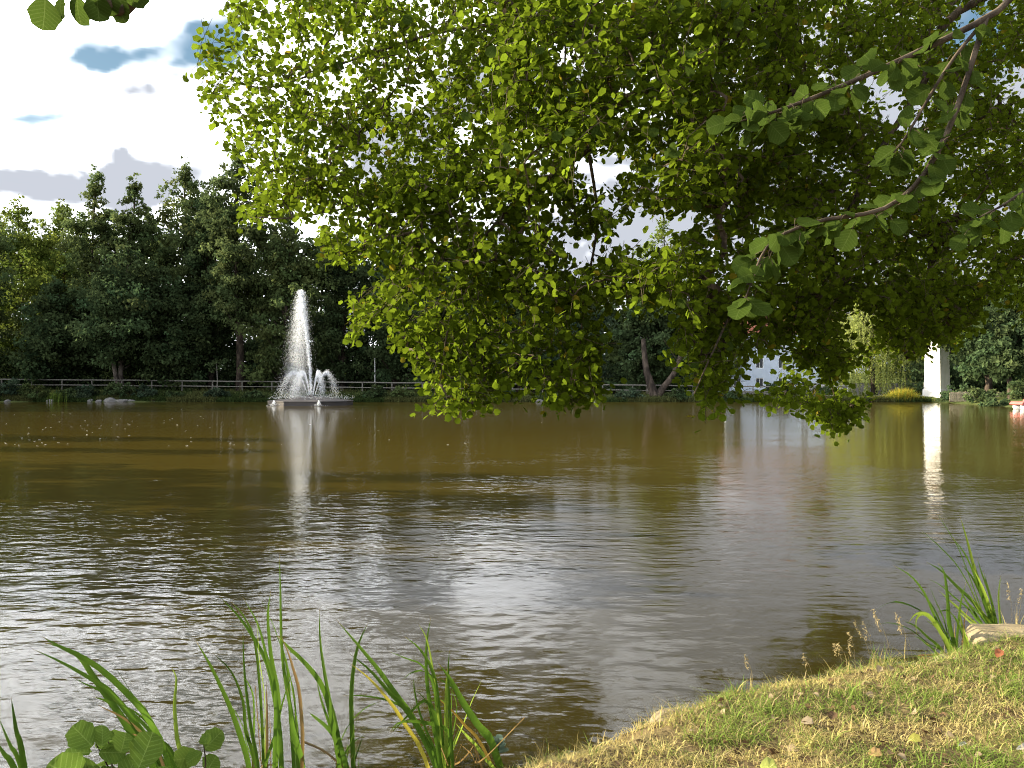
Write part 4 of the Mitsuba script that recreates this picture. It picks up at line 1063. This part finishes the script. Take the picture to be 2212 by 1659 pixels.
clump('tall upright iris clump left of the middle with the highest blade', 3.95, O5, .32, [
    (GREEN, 2.2, [(1320, 590), (1420, 760), (1540, 1010), (1620, 1230), (1680, 1440)]), (GREEN, 1.6, [(1430, 670), (1560, 800), (1640, 1000), (1660, 1200), (1730, 1440)]),
    (GREEN, 2.8, [(1470, 280), (1620, 440), (1740, 620), (1820, 800), (1880, 1150), (1900, 1440)]), (GREEN, 2.8, [(1640, 300), (1740, 480), (1800, 700), (1860, 950), (1850, 1440)]),
    (GREEN, 2.4, [(1740, 270), (1830, 450), (1880, 580), (1950, 780), (2010, 1150), (2030, 1440)]), (GREEN, 2.4, [(1830, 250), (1808, 420), (1830, 700), (1880, 1000), (1860, 1440)]),
    (GREEN, 2.6, [(1885, 0), (1893, 250), (1900, 600), (1925, 850), (1990, 1200), (2012, 1440)]), (GREEN, 1.8, [(1640, 520), (1650, 800), (1690, 1150), (1740, 1440)]),
    (PALEG, 2.0, [(1735, 390), (1750, 700), (1790, 1000), (1790, 1440)]), (DRYB, 1.4, [(1797, 860), (1803, 1100), (1800, 1440)]), (GREEN, 1.4, [(1980, 790), (1910, 1000), (1850, 1250), (1790, 1440)]),
    (GREEN, 1.6, [(1890, 560), (1940, 800), (1960, 1100), (1985, 1440)]), (GREEN, 1.8, [(1900, 700), (1975, 900), (2000, 1150), (2020, 1440)]), (GREEN, 1.2, [(1625, 295), (1520, 355), (1560, 330), (1640, 420), (1720, 600), (1760, 1000), (1780, 1440)][2:]),
    (PALEG, 1.0, [(1700, 1060), (1760, 1200), (1770, 1440)]), (GREEN, 1.4, [(1870, 1170), (1830, 1300), (1790, 1440)])], 3)
clump('slender iris clump with one blade arching left, at the bottom middle', 3.95, O6, .32, [
    (GREEN, 1.8, [(220, 370), (226, 600), (262, 850), (320, 1150), (385, 1440)]), (GREEN, 2.0, [(552, 465), (490, 600), (455, 750), (435, 1000), (450, 1440)]),
    (GREEN, 2.6, [(-60, 560), (0, 625), (130, 750), (240, 900), (300, 1100), (360, 1440)]), (GREEN, 2.0, [(-20, 640), (100, 720), (230, 870), (300, 1030), (350, 1250), (395, 1440)]),
    (GREEN, 1.6, [(320, 1300), (340, 1380), (370, 1440)]), (GREEN, 1.4, [(485, 1090), (440, 1250), (400, 1440)]), (GREEN, 1.4, [(640, 1000), (540, 1040), (450, 1120), (385, 1220), (350, 1330), (340, 1440)])], 4)
clump('wide spreading iris clump with yellowing blades at the bottom middle', 3.8, O6, .32, [
    (GREEN, 2.6, [(330, 445), (480, 620), (620, 790), (740, 960), (860, 1130), (1010, 1440)]), (GREEN, 2.4, [(410, 670), (560, 790), (700, 950), (800, 1050), (940, 1270), (1020, 1440)]),
    ((.42, .36, .05), 1.6, [(420, 740), (560, 850), (700, 1010), (800, 1160), (930, 1380)]), (GREEN, 1.4, [(370, 960), (520, 965), (700, 1000), (820, 1080), (960, 1300), (1010, 1440)]),
    (GREEN, 2.0, [(975, 430), (945, 600), (945, 850), (980, 1100), (1040, 1440)]), (PALEG, 1.5, [(890, 480), (950, 600), (1000, 900), (1050, 1440)]),
    (GREEN, 2.0, [(790, 560), (900, 650), (985, 800), (1020, 1000), (1060, 1440)]), (GREEN, 3.4, [(1000, 840), (1130, 910), (1230, 1060), (1320, 1200), (1400, 1320)]),
    (GREEN, 3.2, [(1020, 740), (1110, 860), (1190, 1010), (1290, 1160), (1392, 1300)]), (PALEG, 2.2, [(1085, 770), (1076, 1000), (1080, 1440)]),
    ((.42, .27, .05), 1.3, [(960, 930), (1100, 1050), (1200, 1160), (1340, 1340)]), (PALEG, 1.2, [(1320, 850), (1250, 1000), (1190, 1160), (1100, 1400)]),
    (GREEN, 1.8, [(690, 1215), (760, 1145), (900, 1140), (1080, 1190), (1100, 1300), (1090, 1440)]), (GREEN, 1.3, [(775, 865), (840, 810), (930, 800), (1000, 900), (1040, 1440)]), (GREEN, 1.0, [(680, 660), (800, 710), (920, 765), (1000, 950), (1030, 1440)]),
    (GREEN, 1.4, [(1100, 650), (1090, 800), (1100, 1100), (1120, 1440)]), (GREEN, 1.6, [(940, 1000), (870, 1040), (770, 1150), (700, 1215)][::-1] + [(1000, 1100), (1050, 1440)]),
    (PALEG, 1.8, [(960, 800), (1005, 950), (1040, 1200), (1060, 1440)]), (GREEN, 1.6, [(1180, 1150), (1120, 1300), (1080, 1440)]), (PALEG, 2.0, [(1140, 1150), (1220, 1240), (1300, 1330)]),
    (DRYB, .8, [(1275, 1190), (1260, 1300), (1180, 1400), (1110, 1440)]), (DRYB, .9, [(1170, 1290), (1240, 1350), (1300, 1410)]), (DRYB, .8, [(910, 1265), (960, 1320), (1010, 1400)])], 5)
clump('iris clump with arching blades on the bank left of the pale stone', 5.45, O8, .24, [
    (GREEN, 1.8, [(290, 1090), (430, 1005), (560, 1000), (740, 1080), (880, 1220), (985, 1420)]), (GREEN, 2.2, [(475, 660), (640, 760), (760, 910), (850, 1110), (930, 1280), (1000, 1420)]),
    (PALEG, 2.2, [(620, 1180), (690, 1100), (800, 1110), (900, 1250), (990, 1420)]), (PALEG, 2.6, [(690, 1290), (690, 1150), (755, 1098), (850, 1180), (970, 1400)]), (GREEN, 2.2, [(800, 830), (870, 1000), (940, 1160), (990, 1420)]),
    (GREEN, 2.2, [(880, 640), (940, 730), (970, 950), (990, 1200), (1040, 1420)]), (GREEN, 1.8, [(560, 1160), (680, 1210), (790, 1310), (940, 1450)]), (GREEN, 1.0, [(340, 1190), (480, 1185), (650, 1250), (800, 1370), (940, 1450)]),
    (GREEN, 1.8, [(1140, 810), (1090, 1000), (1062, 1250), (1050, 1420)]), (GREEN, 1.5, [(990, 1080), (1060, 1170), (1140, 1390)]), (GREEN, 1.8, [(870, 1100), (940, 1068), (1000, 1090), (1060, 1200), (1120, 1380)]),
    (PALEG, 1.8, [(1070, 1040), (1100, 1200), (1140, 1390)]), (GREEN, 2.0, [(960, 1000), (965, 1150), (1000, 1420)]), (PALEG, 2.2, [(740, 1090), (860, 1180), (930, 1290), (1005, 1420)])], 6)
clump('bright iris clump standing behind the pale stone at right', 6.2, O8, .24, [
    (PALEG, 3.2, [(1080, 215), (1150, 450), (1220, 720), (1330, 1000), (1400, 1230)]), (GREEN, 3.2, [(1010, 410), (1120, 550), (1200, 720), (1290, 980), (1370, 1230)]), (GREEN, 2.6, [(1235, 590), (1280, 740), (1350, 930), (1420, 1230)]),
    (GREEN, 2.2, [(720, 340), (850, 450), (1030, 630), (1150, 820), (1260, 1060), (1340, 1230)]), (GREEN, 2.6, [(770, 630), (910, 710), (1050, 850), (1200, 990), (1290, 1130), (1350, 1230)]), (PALEG, 1.8, [(880, 880), (1000, 990), (1130, 1110), (1270, 1240)]),
    (GREEN, 1.8, [(1060, 860), (1150, 1000), (1300, 1230)]), (PALEG, 1.8, [(1450, 750), (1430, 950), (1450, 1230)]), (PALEG, 1.0, [(1460, 1080), (1465, 1230)]), (GREEN, 2.4, [(1180, 600), (1250, 850), (1385, 1230)]),
    (PALEG, 2.8, [(1200, 690), (1300, 900), (1405, 1230)]), (GREEN, 2.4, [(1290, 700), (1370, 1000), (1412, 1230)]), (GREEN, 1.0, [(860, 170), (980, 360), (1090, 560), (1330, 1230)]), (PALEG, 1.8, [(1150, 820), (1260, 1050), (1375, 1230)])], 7)


# ------------------------------------------------------------------ young alder shoots at the bottom left
def sapling(label, D, seed, leaves, stems):
    rng = np.random.default_rng(seed)
    k = thing('alder_seedling', label, 'plant')
    st = []
    base = None
    for pts in stems:
        W = np.array([at(x, y, D + .04 * rng.normal()) for x, y in pts])
        W = np.vstack([[W[0][0] + .05, W[0][1] + .05, gz(W[0][0], W[0][1]) - .02], W])
        st.append(tube(spline(W, 10), np.linspace(.004, .0015, 10), 5))
    put('stem', join(st), 'mat_bark', k, smooth=True)
    for x, y, dx, dy, s, tilt in leaves:
        L = math.hypot(dx, dy)
        d = np.array([dx / L, .35 * rng.normal(), -dy / L])
        nrm = np.array([.25 * rng.normal(), -1.0 + tilt, .75 * tilt + .25])
        X, Y, Z = frames(d[None], nrm[None])
        key = numbered('leaf', k)
        size = L / F * D * s * .8
        scene[key] = {**YOUNG_MESH[rng.integers(3)], 'to_world': matrix(at(x, y, D + .03 * rng.normal()), X[0], Y[0], Z[0], size)}


sapling('young alder shoot with broad pleated green leaves at the bottom left', 2.2, 1, [
    (200, 1612, -52, -46, 1.15, .3), (195, 1620, -70, 10, 1.2, .9), (222, 1612, -2, -60, 1.0, .5), (206, 1606, 66, -12, 1.1, .7), (214, 1625, 62, 12, 1.1, .4), (262, 1625, 18, -60, 1.05, -.2), (255, 1640, -70, 22, 1.2, .8), (300, 1660, 28, -86, 1.1, .1),
    (185, 1690, -60, -70, 1.25, .3), (215, 1668, -92, 2, 1.1, .2), (260, 1672, -62, -10, 1.0, 1.1), (262, 1690, 38, -62, 1.1, .3), (235, 1600, 12, -34, .9, .2), (350, 1690, 14, -58, 1.0, .2), (380, 1690, 4, -50, 1.0, .4), (240, 1700, -70, -30, 1.0, .5)],
    [[(260, 1730), (235, 1660), (208, 1608)], [(290, 1730), (290, 1690), (300, 1640)], [(250, 1720), (240, 1640), (232, 1590)]])
sapling('small alder shoot with four leaves beside the leaning iris clump', 2.35, 2, [
    (430, 1632, -62, -8, 1.1, .6), (452, 1606, -40, -8, .75, .8), (444, 1612, -2, -38, .9, .2), (440, 1620, 42, -44, 1.1, .1), (446, 1668, 30, -48, 1.1, .0), (452, 1680, 34, -10, 1.0, .6), (436, 1625, -38, 24, 1.0, .4)],
    [[(442, 1720), (444, 1650), (440, 1612)]])


# ------------------------------------------------------------------ near bank: turf, litter, stones, tufts
def turf():
    rng = np.random.default_rng(55)
    n = 120000
    y = 2.3 + 5.2 * rng.random(n) ** .9; x = -.6 + rng.random(n) * (y * .70 + .9)
    b = np.stack([x, y, np.zeros(n)], 1)
    s = lake_distance(b)
    keep = (s > -.15 + .12 * (meshkit.fbm(b * 9, 2, 8) - .5))
    pa = meshkit.fbm(b * np.array([1.6, 2.4, 0]) + 3, 4, 17); pb = meshkit.fbm(b * 7 + 1, 3, 29)
    bare = sstep(.62, .70, meshkit.fbm(b * 3.1 + 8, 3, 41))
    keep &= rng.random(n) > bare * .8
    keep &= rng.random(n) < np.clip(4.8 / y, .3, 1)
    b, pa, pb, s = b[keep], pa[keep], pb[keep], s[keep]
    b[:, 2] = ground_z(b[:, 0], b[:, 1]) - .006
    n = len(b)
    g = sstep(.35, .56, pa + .35 * (pb - .5) + .10 * rng.normal(size=n) - .14 * sstep(.5, .05, s))[:, None]
    col = np.array([.50, .42, .175]) * (1 - g) + np.array([.18, .255, .052]) * g
    dead = rng.random(n) < .14
    col[dead] = [.40, .32, .17]
    h = (.022 + .042 * rng.random(n) ** 1.5) * (1 + .9 * sstep(.5, .8, pb)) * (1 + .4 * g[:, 0])
    m, c = blades(rng, b, h,   .0034 + .0030 * rng.random(n), .5 + 1.0 * rng.random(n), col, seg=2, cvar=.22)
    put('turf', m, 'mat_grass', color=c, kind='stuff'); tag('turf', 'short patchy grass, straw-coloured and green, on the near bank', 'grass')
    # leaf litter
    n = 620
    y = 2.6 + 3.6 * rng.random(n); x = .2 + rng.random(n) * (y * .68 - .2)
    b = np.stack([x, y, np.zeros(n)], 1)
    w = meshkit.fbm(b * 1.7 + 5, 3, 61)
    keep = (lake_distance(b) > .12) & (rng.random(n) < sstep(.40, .62, w) + .12)
    b = b[keep]; n = len(b); b[:, 2] = ground_z(b[:, 0], b[:, 1]) + .012 + .012 * rng.random(n)
    X, Y, Z = frames(norm(rng.normal(size=(n, 3)) * [1, 1, .35]), norm(rng.normal(size=(n, 3)) * .55 + [0, 0, 1]))
    tv = LT.copy(); tv[:, 2] += 1.1 * tv[:, 1] ** 2
    v, f = scatter(tv, LF, b, X, Y, Z, .024 + .028 * rng.random(n))
    pick = rng.integers(0, 5, n)
    col = np.array([[.12, .075, .042], [.20, .14, .075], [.08, .052, .032], [.27, .21, .13], [.15, .095, .055]])[pick] * (.75 + .5 * rng.random((n, 1)))
    put('leaf_litter', (v, f), 'mat_dry', color=np.repeat(col, len(tv), axis=0), kind='stuff', smooth=True); tag('leaf_litter', 'small dry brown leaves scattered over the near bank', 'fallen leaves')
    # a few leaves and feathers that can be picked out
    for x, y, s, col, lab, name in ((1642, 1650, .075, (.30, .33, .09), 'pale green fallen leaf on the grass at the lower edge of the bank', 'fallen_leaf'), (1962, 1598, .06, (.26, .25, .06), 'yellowish fallen leaf lying in the grass near the middle of the bank', 'fallen_leaf'),
                                   (2152, 1412, .06, (.22, .085, .045), 'reddish-brown dry leaf standing up in the grass near the pale stone', 'fallen_leaf'), (2276 - 80, 1618, .09, (.42, .40, .37), 'long whitish feather lying on the grass at the right edge', 'feather'),
                                   (2070, 1612, .05, (.36, .34, .30), 'small whitish feather on the grass left of the long one', 'feather'), (1730, 1562, .06, (.26, .21, .14), 'pale crumpled leaf near the water side of the bank', 'fallen_leaf'), (1876, 1633, .06, (.33, .22, .10), 'brown curled leaf at the lower edge of the grass bank', 'fallen_leaf')):
        p = at_z(x, y, .34); p[2] = gz(p[0], p[1]) + .022
        kk = thing(name, lab, 'leaf' if name == 'fallen_leaf' else 'feather')
        tw = BT * ([1, .9, 1] if name == 'fallen_leaf' else [1, .36, 1]); tw[:, 2] += .8 * tw[:, 1] ** 2
        st = 1.0 if 'standing' in lab else .15
        X, Y, Z = frames(norm(np.array([[1.0, .3 * rng.normal(), st]])), np.array([[0, -.5, 1.0]]))
        v, f = scatter(tw, BF, p[None], X, Y, Z, np.array([s]))
        scene[kk] = mikit.ply((v, f), 'mat_dry', smooth=True, color=np.tile(col, (len(v), 1)))


turf()

for i, (x, y, z, s, flat, rot, lab) in enumerate((
        (1450, 1545, .24, .12, .55, .3, 'pale rounded stone at the water edge, lowest on the bank'), (1950, 1443, .26, .15, .55, .2, 'pale stone half sunk in the turf at the water edge'), (2048, 1420, .24, .10, .6, .4, 'small pale stone at the foot of the arching iris clump'))):
    p = at_z(x, y, z)
    p[2] = .20
    key = thing('bank_stone', lab, 'stone')
    USED[key.split('_0')[0]] = USED[key.split('_0')[0]]
    scene[key] = mikit.ply(rock(500 + i, p, s, flat=flat, rot=rot), 'mat_stone', smooth=25)
key = thing('bank_block', 'large pale squared stone at the right edge crossed by thin blade shadows', 'stone')
p = at_z(2215, 1392, .2)
m = manifold3d.Manifold.cube([.86, .40, .34], True)
v, f = box(np.array([-.36, -.16, -.2]), np.array([.40, .16, .10]), .05)
tm = trimesh.Trimesh(v, f); 
for _ in range(3): tm = tm.subdivide()
v = np.array(tm.vertices); v = v + (meshkit.fbm(v * 5 + 3, 4, 3) - .5)[:, None] * .05 * norm(v)
scene[key] = mikit.ply(rotz((v + p, np.array(tm.faces)), -.12, p), 'mat_stone', smooth=40)


def tuft(label, x, y, z, n, h, seed, dry=.3, spread=.05, lean=.5, heads=0, name='grass_tuft'):
    rng = np.random.default_rng(seed)
    p = at_z(x, y, z); 
    k = thing(name, label, 'grass')
    b = p + np.stack([rng.normal(size=n) * spread, rng.normal(size=n) * spread * .7, np.zeros(n)], 1); b[:, 2] = ground_z(b[:, 0], b[:, 1]) - .02
    c = np.where(rng.random((n, 1)) < dry, [.42, .34, .14], [.13, .21, .035])
    m, col = blades(rng, b, h * (.45 + .65 * rng.random(n)), .004 + .003 * rng.random(n), lean * (.3 + rng.random(n)), c, seg=4)
    put('blades', m, 'mat_grass', k, color=col, kind='stuff')
    hv = []
    for i in range(heads):
        q = p + np.array([rng.normal() * spread, rng.normal() * spread, 0]); q[2] = gz(q[0], q[1])
        tip = q + np.array([-.10 * rng.random() - .02, .05 * rng.normal(), h * (1.0 + .5 * rng.random())])
        hv.append(tube(spline([q, (q + tip) / 2 + [.015, 0, .02], tip], 6), [.0012] * 6, 3))
        for t in np.linspace(.66, 1.0, 12):
            r = q + (tip - q) * t + rng.normal(size=3) * .012 * (1.15 - t)
            hv.append(tube([r, r + norm(rng.normal(size=3) + [0, 0, 1]) * .014, r + norm(rng.normal(size=3) + [0, 0, 1]) * .018], [.0016, .0022, .0006], 3))
    if heads:
        v, f = join(hv); put('seed_head', (v, f), 'mat_dry', k, color=np.tile([.36, .29, .15], (len(v), 1)), kind='stuff')


tuft('dry grass tuft with seed heads on the bank left of the arching iris clump', 1895, 1436, .25, 46, .22, 1, .75, .09, .6, 7)
tuft('pale grass tuft with a few seed heads at the middle of the turf edge', 1795, 1462, .25, 70, .16, 2, .45, .08, .8, 4)
tuft('small bright green grass tuft on the turf edge right of the lowest stone', 1595, 1512, .25, 34, .15, 3, .35, .035, .6, 0)
tuft('thin grass tuft on the turf edge just beside the lowest stone', 1515, 1522, .25, 24, .11, 4, .5, .04, .6, 0)
tuft('lone dry grass stalks beside the small green tuft', 1622, 1515, .25, 6, .2, 5, 1.0, .015, .2, 1)
tuft('dry stalks on the turf edge in the lower middle', 1330, 1585, .25, 18, .12, 6, .9, .10, .3, 0)
tuft('tuft of green and dry blades where the turf meets the bottom edge', 1170, 1615, .25, 60, .14, 7, .5, .12, .5, 0)
tuft('soft green grass at the foot of the arching iris clump', 2070, 1412, .25, 120, .10, 8, .2, .10, .7, 0)
tuft('dark green thick grass tuft in the middle of the bank', 1990, 1520, .30, 160, .07, 9, .1, .16, .9, 0)
tuft('dry brown grass clump with dark hollow near the right edge of the bank', 2180, 1452, .32, 90, .08, 10, .6, .08, 1.0, 0)
tuft('feathery green grass between the two tall iris clumps at the bottom', 640, 1632, .12, 70, .20, 11, .5, .10, .7, 3)
tuft('dry tangled stalks in front of the spreading iris clump', 900, 1650, .12, 60, .16, 12, .95, .20, 1.3, 0)
tuft('fine grass with one curled seed head at the right edge above the stone', 2190, 1362, .2, 10, .30, 13, .9, .03, .35, 2)

# small grey-green herb at the turf corner
k = thing('herb_rosette', 'small grey-green herb with rounded leaves where the turf meets the iris clump', 'plant')
rng = np.random.default_rng(9)
c = at(1076, 1612, 3.75)
for i in range(13):
    az = i * 2.4; up = .25 + .7 * i / 13
    d = np.array([math.cos(az) * (1.1 - up * .6), math.sin(az) * (1.1 - up * .6), up])
    X, Y, Z = frames(d[None], np.array([[-.5 * math.cos(az), -.5 * math.sin(az), 1.0]]))
    v, f = scatter(BT, BF, (c + np.array([0, 0, .05 * i / 13 - .03]))[None], X, Y, Z, np.array([.055 - .012 * i / 13]))
    put('leaf', (v, f), 'mat_dry', k, smooth=True, color=np.tile([.17, .23, .16], (len(v), 1)))
put('stem', tube([[c[0], c[1], gz(c[0], c[1]) - .03], c, c + [0, 0, .04]], [.005, .004, .002], 5), 'mat_bark', k)

# orange-brown dead reed stems lying in the water at right
for i, (pts, D, lab) in enumerate((([(1985, 1416), (2070, 1414), (2140, 1412)], 5.6, 'orange-brown reed stem floating at the shore, upper one'), ([(1990, 1422), (2060, 1421), (2110, 1424)], 5.5, 'orange-brown reed stem floating at the shore, lower one'),
                                     ([(1905, 1440), (1960, 1439), (2010, 1436)], 5.3, 'reddish stem at the water edge beside the half sunk stone'), ([(655, 1602), (700, 1622), (745, 1660)], 4.0, 'bent dry brown reed stem at the foot of the tall iris clump'))):
    W = np.array([at_z(x, y, .03) if i < 3 else at(x, y, D) for x, y in pts])
    kk = thing('dead_stem', lab, 'stem')
    v, f = tube(spline(W, 8), .006, 5)
    scene[kk] = mikit.ply((v, f), 'mat_dry', smooth=True, color=np.tile([.34, .15, .055] if i < 3 else [.30, .21, .11], (len(v), 1)))

# pale matte specks added in place of white glints on the far water
n = 110
rng = np.random.default_rng(12)
P = []
while len(P) < n:
    D = 25 + 50 * rng.random() ** 1.3; x = -.66 * D + (rng.exponential(.16) * D)
    if rng.random() < .75 and D > 52: continue
    if x < .1 * D: P.append((x, D, .015))
P = np.array(P)
X, Y, Z = frames(norm(rng.normal(size=(n, 3)) * [1, 1, .05]), norm(rng.normal(size=(n, 3)) * .03 + [0, 0, 1]))
v, f = scatter(LT, LF, P, X, Y, Z, 0.05 + .05 * rng.random(n))
put('glint_specks', (v, f), 'mat_dry', smooth=True, color=np.tile([.60, .57, .48], (len(v), 1)), kind='stuff'); tag('glint_specks', 'pale flat specks standing in for white glints on the water at left', 'leaves')
